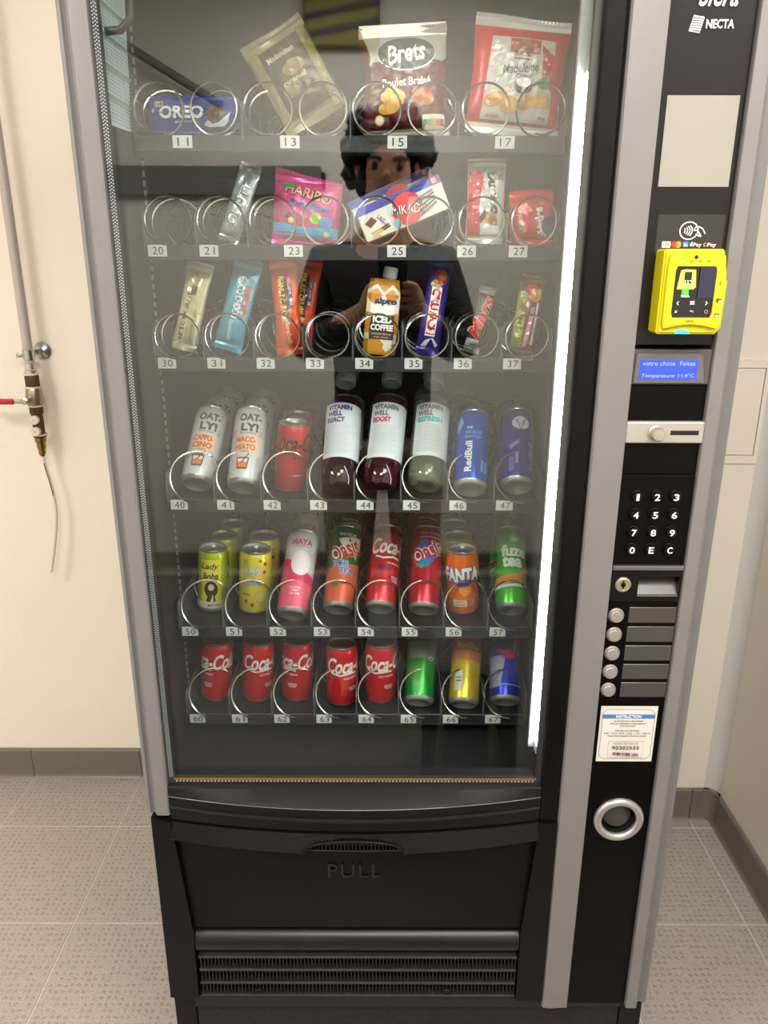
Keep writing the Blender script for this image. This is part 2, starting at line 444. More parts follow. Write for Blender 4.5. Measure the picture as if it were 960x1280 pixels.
bm = bmesh.new(); box(bm, 0.252, 0.258, 0.062, 0.76, 0.605, 1.81); part('chamber_side_panel', bm, mat((128, 132, 136), 0.3, 0.3))
# grey side frame with an outer rib
bm = bmesh.new()
prism_z(bm, [(-0.355, 0.05), (-0.3555, 0.008), (-0.3535, 0.005), (-0.3505, 0.005), (-0.3488, 0.009), (-0.3465, 0.009), (-0.3445, 0.0055), (-0.3425, 0.0055), (-0.3405, 0.001), (-0.338, 0.0),
              (-0.323, 0.0), (-0.3205, 0.002), (-0.3200, 0.03), (-0.335, 0.05)], 0.5835, TOPZ)
part('side_frame', bm, M_GREY, smooth=25)
# door frame beside the column
bm = bmesh.new(); box(bm, 0.2345, 0.2610, 0.0, 0.05, 0.574, TOPZ, 0.003, 2); part('door_frame', bm, mat((8, 8, 8), 0.3, spec=0.2, name='door_frame_black'))
bm = bmesh.new(); box(bm, -0.3200, 0.2345, 0.0, 0.05, 1.79, TOPZ, 0.002, 1); part('door_frame', bm, M_BLACK)
# column: grey strip, black panel, grey strip with bevel
bm = bmesh.new(); prism_z(bm, [(0.2626, 0.05), (0.2626, -0.001), (0.2645, -0.004), (0.2745, -0.0055), (0.3035, -0.004), (0.3042, -0.002), (0.3042, 0.05)], 0.204, TOPZ)
part('column_strip', bm, M_GREY, smooth=20)
bm = bmesh.new(); prism_z(bm, [(0.4003, 0.05), (0.4003, -0.003), (0.4012, -0.005), (0.4165, -0.0055), (0.4185, -0.004), (0.4225, 0.006), (0.4260, 0.008), (0.4350, 0.004), (0.4375, 0.008), (0.4375, 0.05)], 0.2045, TOPZ)
part('column_strip', bm, M_GREY, smooth=20)
# black panel slabs, one per module, with joints between
PX0, PX1 = 0.3046, 0.3999
bm = bmesh.new(); box(bm, PX0, PX1, 0.003, 0.02, 1.2788, TOPZ, 0.0006, 1); part('upper_panel', bm, mat((22, 21, 19), 0.3, spec=0.25, name='upper_panel'))
bm = bmesh.new()
RC = (0.3534, 0.579)
# lower panel with a round hole for the coin cup
z0, z1 = 0.5, 0.66; n = 40
def rim(a):
    c, s = math.cos(a), math.sin(a)
    t = min([((PX1 - RC[0]) / c) if c > 1e-6 else 9, ((PX0 - RC[0]) / c) if c < -1e-6 else 9, ((z1 - RC[1]) / s) if s > 1e-6 else 9, ((z0 - RC[1]) / s) if s < -1e-6 else 9])
    return (RC[0] + c * t, RC[1] + s * t)
angs = sorted([2 * PI * i / n for i in range(n)] + [math.atan2(zc - RC[1], xc - RC[0]) % (2 * PI) for xc in (PX0, PX1) for zc in (z0, z1)])
inn = [bm.verts.new((RC[0] + 0.028 * math.cos(a), 0.003, RC[1] + 0.028 * math.sin(a))) for a in angs]
out = [bm.verts.new((rim(a)[0], 0.003, rim(a)[1])) for a in angs]
for i in range(len(angs)):
    j = (i + 1) % len(angs); bm.faces.new((inn[i], inn[j], out[j], out[i]))
box(bm, PX0, PX1, 0.003, 0.02, z1, 0.782); box(bm, PX0, PX1, 0.003, 0.02, 0.206, z0)
bmesh.ops.remove_doubles(bm, verts=bm.verts, dist=1e-5)
part('lower_panel', bm, M_PANEL)
cr = None
bm = bmesh.new(); Mx = Matrix.Translation((RC[0], 0.0, RC[1])) @ Matrix.Rotation(PI / 2, 4, 'X')
lathe(bm, [(0.0315 + 0.0062 * math.cos(2 * PI * k / 14), 0.0005 + 0.0058 * math.sin(2 * PI * k / 14)) for k in range(15)], 48, M=Mx)
cr = part('coin_return', bm, mat((186, 186, 184), 0.3, 0.8, name='ring_silver'), smooth=60)
bm = bmesh.new(); lathe(bm, [(0.0275, -0.002), (0.0265, -0.014), (0.022, -0.026), (0.0, -0.03)], 40, M=Mx); part('cup', bm, mat((26, 25, 25), 0.35), cr, 50)
bm = bmesh.new(); Mf = Matrix.Translation((RC[0] - 0.001, 0.012, RC[1] + 0.005)) @ Matrix.Rotation(math.radians(68), 4, 'X')
lathe(bm, [(0, 0.0015), (0.021, 0.001), (0.0225, 0), (0.021, -0.001), (0, -0.0015)], 32, M=Mf); part('flap', bm, mat((52, 50, 48), 0.35), cr, 40)

# logo, blank card, contactless decal
W_ = (226, 224, 220)
icon = [Po([(-0.0075, -0.007), (0.0045, -0.0088), (0.0085, 0.0062), (-0.0035, 0.0085)], (196, 194, 190), 0.3357, 1.6195), Po([(-0.0066, -0.0062), (0.0040, -0.0076), (0.0076, 0.0055), (-0.0030, 0.0076)], (38, 36, 34), 0.3357, 1.6195)]
for k in range(6): icon.append(St([(0.3290 + 0.0008 * k, 1.6145 + 0.0023 * k), (0.3410 + 0.0003 * k, 1.6140 + 0.0023 * k)], 0.0016, (196, 194, 190)))
vprint('logo', None, 0.003, icon + [T('NECTA', 0.3612, 1.6193, 0.0305, 0.0088, (214, 212, 208), bold=0.03), T('Sfera', 0.357, 1.6475, 0.043, 0.024, (214, 212, 208), bold=0.015, shear=0.4)], rough=0.4)
bm = bmesh.new(); box(bm, 0.3127, 0.3933, 0.0020, 0.0029, 1.4570, 1.5505); part('blank_card', bm, mat((142, 139, 131), 0.6, noise=0.015, nscale=25, name='card_white'))
dz = vprint('contactless_decal', None, 0.003, [Po(rrect(0.078, 0.046, 0.003), (34, 33, 31), 0.3562, 1.4045),
    St(arc(0.3545, 1.4098, 0.0105, 0.0095, 0, 360, 30), 0.0013, W_),
    St(arc(0.3465, 1.4098, 0.0035, 0.0035, -45, 45, 6), 0.0011, W_), St(arc(0.3468, 1.4098, 0.0060, 0.0052, -45, 45, 6), 0.0011, W_), St(arc(0.3470, 1.4098, 0.0085, 0.0068, -45, 45, 8), 0.0012, W_), St(arc(0.3472, 1.4098, 0.0110, 0.0082, -42, 42, 8), 0.0012, W_),
    St([(0.3735, 1.4065), (0.3700, 1.4120), (0.3660, 1.4140), (0.3615, 1.4135), (0.3600, 1.4110)], 0.0012, W_), St([(0.3600, 1.4100), (0.3640, 1.4105), (0.3660, 1.4075), (0.3690, 1.4040)], 0.0014, W_), St([(0.3625, 1.4060), (0.3665, 1.4040), (0.3690, 1.4035)], 0.0014, W_),
    Rr(0.3294, 1.3945, 0.0100, 0.0068, (232, 228, 220)), T('VISA', 0.3294, 1.3945, 0.0072, 0.0032, (44, 48, 120), bold=0.03, shear=0.2),
    El(0.3388, 1.3945, 0.0037, 0.0037, (222, 50, 36)), El(0.3434, 1.3945, 0.0037, 0.0037, (238, 140, 40)), El(0.3411, 1.3945, 0.0013, 0.0028, (236, 92, 36)),
    Rr(0.3518, 1.3947, 0.0064, 0.0062, (52, 122, 190)), T('Ex', 0.3522, 1.3942, 0.0042, 0.0030, W_),
    El(0.3583, 1.3943, 0.0017, 0.0019, W_), El(0.3589, 1.3968, 0.0006, 0.0010, W_, -30), T('Pay', 0.3655, 1.3938, 0.0095, 0.0052, W_, bold=0.01),
    St(arc(0.3745, 1.3944, 0.0017, 0.0017, 60, 340, 10), 0.0009, (220, 150, 120)), T('Pay', 0.3822, 1.3938, 0.0105, 0.0052, W_, bold=0.03)], rough=0.4)

# display
bm = bmesh.new(); box(bm, PX0, PX1, 0.000, 0.02, 1.2312, 1.2738, 0.0008, 1)
disp = part('display_bezel', bm, mat((74, 72, 72), 0.4, name='bezel_grey'))
bm = bmesh.new(); prism_y(bm, [(0.3065, 1.2335), (0.3935, 1.2335), (0.3880, 1.2690), (0.3075, 1.2690)], -0.002, 0.0); part('display_lens', bm, mat((92, 89, 88), 0.25), disp)
bm, cols = print_bm(flatS(-0.002), [Rr(0.3478, 1.2495, 0.0715, 0.0240, (40, 62, 226)), T('votre choix  Faites', 0.3478, 1.2573, 0.0645, 0.0052, (128, 158, 255), bold=0.0), T('Temperature: 11,4°C', 0.3478, 1.2420, 0.0645, 0.0058, (128, 158, 255), bold=0.0)], curved=False)
me = mesh(bm, [mat(c, 0.3, emit=0.85) for c in cols], origin=VO); link('display_screen', me, disp)
bm = bmesh.new(); box(bm, PX0, PX1, 0.002, 0.02, 1.1863, 1.2302, 0.0006, 1); part('blank_panel', bm, M_PANEL)
# coin plate
bm = bmesh.new(); box(bm, 0.3035, 0.4012, -0.0045, 0.01, 1.1578, 1.1852, 0.0018, 2)
cp = part('coin_plate', bm, mat((176, 171, 163), 0.4, 0.45, noise=0.03, nscale=40, name='coin_plate_satin'))
bm = bmesh.new(); box(bm, 0.3590, 0.3945, -0.0050, -0.0042, 1.1685, 1.1743, 0.0004, 1); part('coin_slot', bm, M_VOID, cp)
bm = bmesh.new(); Mk = Matrix.Translation((0.3404, -0.004, 1.1710)) @ Matrix.Rotation(PI / 2, 4, 'X')
lathe(bm, [(0.0098, 0.0, 0), (0.0098, 0.002), (0.0085, 0.003), (0.0082, 0.0115), (0.0070, 0.0135), (0.0, 0.0142)], 28, M=Mk); part('reject_knob', bm, mat((176, 170, 162), 0.35, 0.6), cp, 35)
bm = bmesh.new(); box(bm, PX0, PX1, 0.002, 0.02, 1.1157, 1.1572, 0.0006, 1); part('blank_panel', bm, M_PANEL)
# keypad
bm = bmesh.new(); box(bm, PX0, PX1, 0.0005, 0.02, 0.9915, 1.1148, 0.0008, 1); kp = part('keypad_plate', bm, M_PANEL)
for r, row in enumerate(('123', '456', '789', '0EC')):
    for c, ch in enumerate(row):
        x = (0.3268, 0.3519, 0.3765)[c]; z = 1.0871 - 0.02433 * r
        bm = bmesh.new()
        lathe(bm, [(0.0088, 0.0), (0.0082, 0.0018), (0.0072, 0.0022), (0.0070, 0.0052), (0.0062, 0.0062), (0.0, 0.0066)], 24, M=Matrix.Translation((x, 0.0005, z)) @ Matrix.Rotation(PI / 2, 4, 'X'))
        pb, _ = print_bm(flatS(-0.0062), [T(ch, x, z, 0.0068 if ch != '1' else 0.0038, 0.0090, (1, 1, 1), bold=0.02)], curved=False)
        for f in pb.faces: f.material_index = 1
        tmp = bpy.data.meshes.new('x'); pb.to_mesh(tmp); pb.free(); bm.from_mesh(tmp); bpy.data.meshes.remove(tmp)
        part('key', bm, [M_GBLACK, mat((225, 222, 215), 0.5)], kp, 35)
bm = bmesh.new(); box(bm, PX0, PX1, -0.004, 0.01, 0.9842, 0.9905, 0.0012, 2); part('ledge_strip', bm, mat((120, 119, 118), 0.22, 0.7))
# lock and note slot module
bm = bmesh.new(); lx0, lx1, lz0, lz1 = 0.3423, 0.3965, 0.9469, 0.9738
box(bm, PX0, lx0, 0.0, 0.02, 0.9375, 0.9835); box(bm, lx1, PX1, 0.0, 0.02, 0.9375, 0.9835); box(bm, lx0, lx1, 0.0, 0.02, lz1, 0.9835); box(bm, lx0, lx1, 0.0, 0.02, 0.9375, lz0)
lk = part('lock_panel', bm, M_GBLACK)
bm = bmesh.new(); box(bm, lx0 - 0.001, lx1 + 0.001, 0.018, 0.02, lz0, lz1)
v = [bm.verts.new(p) for p in ((lx0, 0.001, lz0 + 0.0005), (lx1, 0.001, lz0 + 0.0005), (lx1, 0.017, lz1 - 0.008), (lx0, 0.017, lz1 - 0.008))]; bm.faces.new(v)
part('slot_recess', bm, mat((70, 68, 66), 0.3), lk)
bm = bmesh.new(); box(bm, lx0 + 0.0, lx1, -0.0012, 0.0, lz0 - 0.0012, lz0); part('slot_lip', bm, mat((150, 148, 145), 0.3, 0.7), lk)
bm = bmesh.new(); lathe(bm, [(0.0108, 0), (0.0105, 0.0025), (0.0085, 0.0035), (0.0080, 0.0022), (0.0, 0.0022)], 28, M=Matrix.Translation((0.3213, 0.0, 0.9629)) @ Matrix.Rotation(PI / 2, 4, 'X')); part('lock', bm, mat((196, 186, 168), 0.3, 0.9), lk, 30)
bm = bmesh.new(); box(bm, 0.3203, 0.3223, -0.0034, -0.002, 0.9575, 0.9690); lathe(bm, [(0.0036, 0.0022), (0.0034, 0.0034), (0, 0.0034)], 14, M=Matrix.Translation((0.3213, 0.0, 0.9629)) @ Matrix.Rotation(PI / 2, 4, 'X')); part('keyway', bm, mat((84, 70, 48), 0.35, 0.9), lk)
# selection buttons
bm = bmesh.new(); box(bm, PX0, PX1, 0.002, 0.02, 0.7825, 0.9368, 0.0006, 1); sp = part('selection_plate', bm, M_PANEL)
for k in range(5):
    z = 0.9162 - 0.0289 * k
    bm = bmesh.new(); lathe(bm, [(0.0108, 0), (0.0106, 0.002), (0.0096, 0.0026), (0.0092, 0.0055), (0.0080, 0.0068), (0, 0.0074)], 28, M=Matrix.Translation((0.3172, 0.002, z)) @ Matrix.Rotation(PI / 2, 4, 'X')); part('button', bm, mat((158, 154, 148), 0.38, 0.5), sp, 35)
    bm = bmesh.new(); z = 0.9166 - 0.0291 * k; box(bm, 0.3345, 0.3992, 0.0005, 0.004, z - 0.0117, z + 0.0117, 0.0006, 1); part('label_window', bm, mat((66, 63, 59), 0.2, spec=0.4, name='label_window'), sp)
# sticker
bm = bmesh.new(); box(bm, 0.3107, 0.3920, 0.0022, 0.0031, 0.6800, 0.7725); sk = part('instruction_sticker', bm, mat((206, 202, 194), 0.5))
K = (40, 38, 40); sx = 0.35135
ol = rrect(0.0745, 0.0830, 0.009); ol = [(x + sx, y + 0.7262) for x, y in ol]; ol.append(ol[0])
bx = [(0.3262, 0.6878), (0.3766, 0.6878), (0.3766, 0.7150), (0.3262, 0.7150), (0.3262, 0.6878)]
sp_ = [St(ol, 0.0005, K), Rr(sx, 0.7560, 0.0755, 0.0068, (52, 118, 172)), T('INSTRUCTION', sx, 0.7560, 0.036, 0.0048, (240, 240, 240), bold=0.01),
       T('CE DISTRIBUTEUR FONCTIONNE', sx, 0.7485, 0.042, 0.0020, K), T('AVEC DE LA MONNAIE OU SANS CONTACT', sx, 0.7443, 0.052, 0.0020, K), T('ELECTRONIQUE', sx, 0.7402, 0.022, 0.0020, K),
       T('PIECES ACCEPTEES', sx, 0.7326, 0.034, 0.0020, K), T('0,05 - 0,10 - 0,20 - 0,50 - 1,00 - 2,00 €', sx, 0.7284, 0.066, 0.0024, K), T('POUR FONCTIONNER LE PRODUIT CHOISI', sx, 0.7240, 0.055, 0.0020, K),
       St(bx, 0.0005, (110, 70, 60)), T('POINT DE VENTE', sx, 0.7112, 0.036, 0.0034, (120, 116, 112), bold=0.0), T('92302533', sx, 0.7042, 0.039, 0.0060, K, bold=0.012)]
random.seed(3); xx = sx - 0.018
while xx < sx + 0.018:
    wv = random.choice((0.0004, 0.0008, 0.0012)); sp_.append(Rr(xx, 0.6945, wv, 0.0052, K)); xx += wv / 2 + random.choice((0.0007, 0.001, 0.0014))
vprint('sticker_print', sk, 0.0022, sp_, rough=0.5)

# ---- glass
bm = bmesh.new(); box(bm, -0.3198, 0.2344, 0.006, 0.010, 0.6335, 1.79); part('glass_pane', bm, M_GLASS)
bm = bmesh.new(); vs = box(bm, -0.3198, 0.2344, 0.022, 0.026, 0.6335, 1.79)
part('glass_pane', bm, M_GLASS)
# spacer strips around the double glazing; pale dots paint the mirrored tube light
bm = bmesh.new(); box(bm, -0.3196, -0.3120, 0.0105, 0.0215, 0.634, 1.789); box(bm, 0.2275, 0.2343, 0.0105, 0.0215, 0.634, 1.789); box(bm, -0.3120, 0.2275, 0.0105, 0.0215, 0.634, 0.6400)
part('glass_spacer', bm, mat((46, 46, 48), 0.4))
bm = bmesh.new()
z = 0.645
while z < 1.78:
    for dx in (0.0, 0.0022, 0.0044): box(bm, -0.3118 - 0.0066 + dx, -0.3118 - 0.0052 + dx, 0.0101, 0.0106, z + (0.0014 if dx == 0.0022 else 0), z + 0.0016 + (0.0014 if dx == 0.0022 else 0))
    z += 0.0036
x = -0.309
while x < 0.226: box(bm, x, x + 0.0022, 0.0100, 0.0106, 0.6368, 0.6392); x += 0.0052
tag(part('spacer_glints', bm, mat((196, 206, 212), 0.3, 0.3)), kind='stuff')
bm = bmesh.new(); box(bm, -0.312, 0.2275, 0.0098, 0.0104, 0.6402, 0.6432); part('sealant_line', bm, mat((150, 92, 34), 0.4))
# tube light along the right jamb
bm = bmesh.new(); box(bm, 0.2215, 0.2505, 0.052, 0.060, 0.67, 1.70); lt = part('lamp_channel', bm, mat((200, 202, 205), 0.4))
bm = bmesh.new(); tube(bm, [(0.2365, 0.043, 0.682), (0.2365, 0.043, 1.58)], 0.0058, 14); part('light_tube', bm, mat((236, 246, 255), 0.4, emit=TUBE_STRENGTH), lt, 50)
bm = bmesh.new(); box(bm, 0.2290, 0.2440, 0.035, 0.051, 0.668, 0.682, 0.002); part('tube_socket', bm, M_WHITE, lt)
bm = bmesh.new(); box(bm, 0.2290, 0.2440, 0.035, 0.051, 1.58, 1.596, 0.002); part('tube_socket', bm, M_WHITE, lt)

# sheet taped to the inner left wall, hose loop above it
sheet = bmesh.new(); v = [sheet.verts.new(p) for p in ((-0.3362, 0.052, 1.531), (-0.3362, 0.176, 1.536), (-0.3362, 0.196, 1.700), (-0.3362, 0.060, 1.700))]; f = sheet.faces.new(v)
r_ = bmesh.ops.extrude_face_region(sheet, geom=[f]); bmesh.ops.translate(sheet, verts=[q for q in r_['geom'] if isinstance(q, bmesh.types.BMVert)], vec=(0.0006, 0, 0))
ps = part('price_sheet', sheet, mat((214, 224, 222), 0.5, emit=0.0))
SS = lambda u, v_, o: Vector((-0.3355 + o, u, v_))
sp_ = []
for k in range(5):
    zt = 1.70 - k * 0.0335
    sp_.append(Rr(0.124, zt - 0.002, 0.116, 0.0045, (150, 160, 140)))
    for j in range(6): sp_.append(Rr(0.124, zt - 0.0075 - j * 0.0043, 0.116, 0.0008, (120, 150, 156)))
for j in range(7): sp_.append(Rr(0.070 + 0.018 * j, 1.618, 0.0009, 0.155, (120, 150, 156)))
add_print('sheet_print', ps, SS, sp_, origin=VO, curved=False)
bm = bmesh.new(); tube(bm, [(-0.300, 0.035, 1.72), (-0.289, 0.040, 1.69), (-0.2835, 0.045, 1.66), (-0.2860, 0.045, 1.635), (-0.298, 0.042, 1.622), (-0.315, 0.040, 1.620)], 0.0045, 10); part('door_cable', bm, mat((14, 14, 15), 0.3), smooth=60)

# slotted shelf rails on the inner walls
def rail(x0, x1, yr):
    bm = bmesh.new(); box(bm, x0, x1, yr, yr + 0.012, 0.64, 1.78); o = part('shelf_rail', bm, M_TRAY)
    bm = bmesh.new(); z = 0.66
    while z < 1.76: box(bm, (x0 + x1) / 2 - 0.0016, (x0 + x1) / 2 + 0.0016, yr - 0.0012, yr + 0.0002, z, z + 0.007); z += 0.0125
    tag(part('rail_slots', bm, mat((120, 120, 116), 0.4, 0.3), o), kind='stuff')
rail(-0.3362, -0.3310, 0.205); rail(0.2405, 0.2455, 0.150)

# ---- shelves
TZ = [1.5240, 1.3875, 1.2340, 1.0193, 0.8040, 0.6405]
LP = 0.0711; L0 = -0.330; YF = 0.17
def lane_c(i): return L0 + LP * (i + 0.5)
LAY = [[(0, 2, '11'), (2, 2, '13'), (4, 2, '15'), (6, 2, '17')],
       [(0, 1, '20'), (1, 1, '21'), (2, 2, '23'), (4, 2, '25'), (6, 1, '26'), (7, 1, '27')]] + [[(i, 1, '%d%d' % (r, i)) for i in range(8)] for r in (3, 4, 5, 6)]
def helix(rad, pitch, y0, y1, mirror=1, wr=0.00155, first=None):
    bm = bmesh.new(); path = []; n = 26; turns = (y1 - y0) / pitch
    for k in range(int(turns * n) + 1):
        t = k / n; a = -PI / 2 - 2 * PI * t + 0.25
        yy = y0 + pitch * t if first is None else y0 + (first * t if t < 1 else first + pitch * (t - 1))
        path.append((mirror * rad * math.cos(a), yy, rad * math.sin(a)))
    tube(bm, path, wr, 5); return mesh(bm, M_WIRE, 60)
HEL = {}
for r in range(6):
    rad = 0.0310 if r < 3 else 0.0335
    pit = (0.085, 0.075, 0.075, 0.088, 0.088, 0.088)[r]
    for mi in (1, -1):
        if (rad, pit, mi) not in HEL: HEL[(rad, pit, mi)] = helix(rad, pit, 0.0, 0.50, mi, first=0.020 if r < 3 else None)
for r in range(6):
    z = TZ[r]; fl = z + 0.004
    bm = bmesh.new()
    box(bm, L0, L0 + 8 * LP, YF + 0.004, 0.70, fl - 0.004, fl)                   # deck
    box(bm, L0 - 0.001, L0 + 8 * LP + 0.001, YF, YF + 0.004, z - 0.0125, z + 0.0085, 0.001, 1)   # front rail
    box(bm, L0, L0 + 8 * LP, YF + 0.004, YF + 0.03, z - 0.0125, z - 0.0115)
    tr = part('shelf_tray', bm, M_TRAY)
    edges = sorted({a for a, n_, _ in LAY[r]} | {8})
    for e in edges:
        x = L0 + LP * e; hh = 0.046
        bm = bmesh.new(); t_ = 0.0009
        pr = [(YF - 0.002, fl), (YF - 0.002, fl + hh - 0.006), (YF + 0.004, fl + hh), (0.69, fl + hh), (0.69, fl)]
        a = [bm.verts.new((x - t_, p[0], p[1])) for p in pr]; b = [bm.verts.new((x + t_, p[0], p[1])) for p in pr]
        for i in range(5): bm.faces.new((a[i], a[(i + 1) % 5], b[(i + 1) % 5], b[i]))
        bm.faces.new(a); bm.faces.new(b[::-1]); part('divider', bm, mat((84, 85, 86), 0.35, name='divider'), tr)
    for (a, n_, s) in LAY[r]:
        tx = L0 + LP * a + (0.0165 if n_ == 1 else 0.062)
        bm = bmesh.new(); box(bm, tx - 0.0130, tx + 0.0130, YF - 0.0020, YF - 0.0002, z - 0.0078, z + 0.0078, 0.0005, 1)
        pb, _ = print_bm(flatS(YF - 0.0020), [T(s, tx + 0.001, z, 0.0150, 0.0102, (1, 1, 1), bold=0.0, space=1.1)], curved=False)
        for f in pb.faces: f.material_index = 1
        tmp = bpy.data.meshes.new('x'); pb.to_mesh(tmp); pb.free(); bm.from_mesh(tmp); bpy.data.meshes.remove(tmp)
        part('number_tag', bm, [M_TAG, M_INK], tr)
        bm = bmesh.new(); box(bm, tx + 0.020, tx + 0.031, YF - 0.0007, YF + 0.0005, z - 0.002, z + 0.0045); lathe(bm, [(0.0022, 0), (0.0022, 0.0008), (0, 0.0008)], 10, M=Matrix.Translation((tx + 0.040, YF, z + 0.001)) @ Matrix.Rotation(PI / 2, 4, 'X'))
        part('rail_slot', bm, M_TRAYD, tr)
        rad = 0.0310 if r < 3 else 0.0335; pit = (0.085, 0.075, 0.075, 0.088, 0.088, 0.088)[r]
        for k in range(n_):
            mi = -1 if (n_ == 2 and k == 1) else 1
            link('spiral_coil', HEL[(rad, pit, mi)], tr, (lane_c(a + k) - VO[0], YF - (0.016 if r < 3 else 0.012) - VO[1], fl + rad + 0.0035 - VO[2]))

# ---- lower door
BC, BH = -0.0428, 0.2765
def yb(x, e): return -e * max(0.0, 1 - ((x - BC) / BH) ** 2)
def swept(prof, x0, x1, nx=60, carve=None):
    bm = bmesh.new(); rows = []
    for z, e, y0 in prof:
        row = []
        for i in range(nx + 1):
            x = x0 + (x1 - x0) * i / nx; y = y0 + yb(x, e)
            if carve: y += carve(x, z)
            row.append(bm.verts.new((x, y, z)))
        rows.append(row)
    for a, b in zip(rows[:-1], rows[1:]):
        for i in range(nx): bm.faces.new((a[i], a[i + 1], b[i + 1], b[i]))
    return bm
bm = swept([(0.600, 0, 0.045), (0.640, 0, 0.04), (0.6340, 0, 0.003), (0.6325, 0.004, 0.001), (0.6225, 0.026, 0.0), (0.6195, 0.0295, -0.0005), (0.6165, 0.030, 0.0005), (0.6010, 0.029, 0.0005), (0.5995, 0.031, -0.002), (0.5970, 0.0315, -0.002), (0.5945, 0.030, 0.001), (0.5760, 0.0265, 0.002), (0.5740, 0.020, 0.02)], -0.3195, 0.2340)
sill = part('window_sill', bm, mat((18, 17, 16), 0.55, noise=0.3, nscale=160, spec=0.2, name='sill_dusty_black'), smooth=14)
for zz, ee in ((0.6190, 0.0299), (0.5985, 0.0312)):
    bm = bmesh.new(); tube(bm, [(x, -0.0012 + yb(x, ee), zz) for x in [-0.3190 + 0.5525 * k / 40 for k in range(41)]], 0.0007 if zz > 0.6 else 0.0005, 6); part('highlight_line', bm, mat((104, 100, 96), 0.3, 0.2), sill, 60)  # thin pale tubes paint the highlights along the sill edges
def carve(x, z):
    q = ((x + 0.0432) / 0.0735) ** 2 + ((z - 0.5395) / 0.0275) ** 2
    return 0.018 * min(1.0, max(0.0, (1.0 - q) * 5))
hp = [(0.5735, 0.018, 0.02), (0.5732, 0.026, 0.001)] + [(0.573 - 0.0018 * k, 0.027 + 0.004 * k / 15, -0.0006 * k * 0.8) for k in range(16)] + [(0.5440, 0.0305, -0.005), (0.5425, 0.028, 0.0), (0.5415, 0.02, 0.02)]
bm = swept(hp, -0.3235, 0.2350, 120, carve); hood = part('hood', bm, mat((8, 8, 8), 0.32, spec=0.35, name='hood_black'), smooth=35)
bm = bmesh.new(); pth = []
for k in range(31):
    a = PI - PI * k / 30; x = -0.0432 + 0.0755 * math.cos(a); zz = 0.5405 + 0.0265 * math.sin(a) ** 0.7 if math.sin(a) > 1e-6 else 0.5415
    pth.append((x, -0.006 + yb(x, 0.0295), zz))
tube(bm, pth, 0.0018, 8); part('handle_lip', bm, M_BLACK, hood, 60)
bm = bmesh.new()
for k in range(24):
    x = -0.108 + 0.0056 * k; box(bm, x, x + 0.0016, 0.002 + yb(x, 0.029), 0.012 + yb(x, 0.029), 0.542, 0.5415 + 0.022 * math.sqrt(max(0.05, 1 - ((x + 0.0432) / 0.0735) ** 2)))
tag(part('grip_ribs', bm, M_VOID, hood), kind='stuff')
M_HIGHLIGHT = mat((92, 90, 88), 0.25, 0.3, name='edge_highlight')  # pale grey for the highlight painted along the hood's lower edge
bm = bmesh.new(); tube(bm, [(x, -0.0058 + yb(x, 0.0308), 0.5455) for x in [-0.3225 + 0.2035 * k / 16 for k in range(17)]], 0.0008, 6); part('highlight_line', bm, M_HIGHLIGHT, hood, 60)
bm = bmesh.new(); tube(bm, [(x, -0.0058 + yb(x, 0.0308), 0.5455) for x in [0.0335 + 0.2005 * k / 16 for k in range(17)]], 0.0008, 6); part('highlight_line', bm, M_HIGHLIGHT, hood, 60)
def door_pt(x, z, off=0):
    t = max(0.0, (0.5385 - z) / (0.5385 - 0.3640)); e = 0.027 * (1 - t ** 1.6)
    return Vector((x, 0.0045 + yb(x, e) - off, z))
bm = bmesh.new(); rows = []
for j in range(17):
    t = j / 16; z = 0.5385 - (0.5385 - 0.3640) * t; bow = math.sin(PI * t) * 0.004
    xl = -0.3140 + 0.0138 * t - bow * 0; xr = 0.2312 - 0.0130 * t
    rows.append([bm.verts.new(door_pt(xl + (xr - xl) * i / 50, z)) for i in range(51)])
for a, b in zip(rows[:-1], rows[1:]):
    for i in range(50): bm.faces.new((a[i], a[i + 1], b[i + 1], b[i]))
bnd = [e for e in bm.edges if len(e.link_faces) == 1]
ex = bmesh.ops.extrude_edge_only(bm, edges=bnd); bmesh.ops.translate(bm, verts=[g for g in ex['geom'] if isinstance(g, bmesh.types.BMVert)], vec=(0, 0.02, 0))
flap = part('delivery_flap', bm, mat((6, 6, 6), 0.42, noise=0.1, nscale=50, spec=0.15, bump=0.1, bscale=700, name='flap_black'), smooth=35)
pb, _ = print_bm(lambda u, v_, o: door_pt(u, v_, 0.0010), [T('PULL', -0.0432, 0.5015, 0.080, 0.027, (1, 1, 1), bold=0.0, space=1.15)], cu=0.006, cv=0.006)
ex = bmesh.ops.extrude_face_region(pb, geom=pb.faces[:]); bmesh.ops.translate(pb, verts=[g for g in ex['geom'] if isinstance(g, bmesh.types.BMVert)], vec=(0, -0.0014, 0))
part('pull_lettering', pb, mat((16, 15, 15), 0.3, spec=0.4, name='emboss_black'), flap)
# bright rim lines round the flap
bm = bmesh.new(); tube(bm, [door_pt(-0.3150 + (0.5472) * i / 40, 0.5398, 0.0008) for i in range(41)], 0.0009, 6); part('flap_rim', bm, mat((70, 69, 68), 0.3), flap, 60)
# side cheeks
bm = bmesh.new()
prism_y(bm, [(-0.3485, 0.2240), (-0.3020, 0.2240), (-0.3015, 0.364), (-0.3155, 0.5405), (-0.3200, 0.5735), (-0.3480, 0.5825)], -0.004, 0.06)
part('side_cheek', bm, M_BLACK)
bm = bmesh.new(); prism_y(bm, [(0.2185, 0.2190), (0.2612, 0.2190), (0.2612, 0.5730), (0.2355, 0.5730), (0.2325, 0.5405), (0.2190, 0.364)], -0.004, 0.06)
part('side_cheek', bm, M_BLACK)
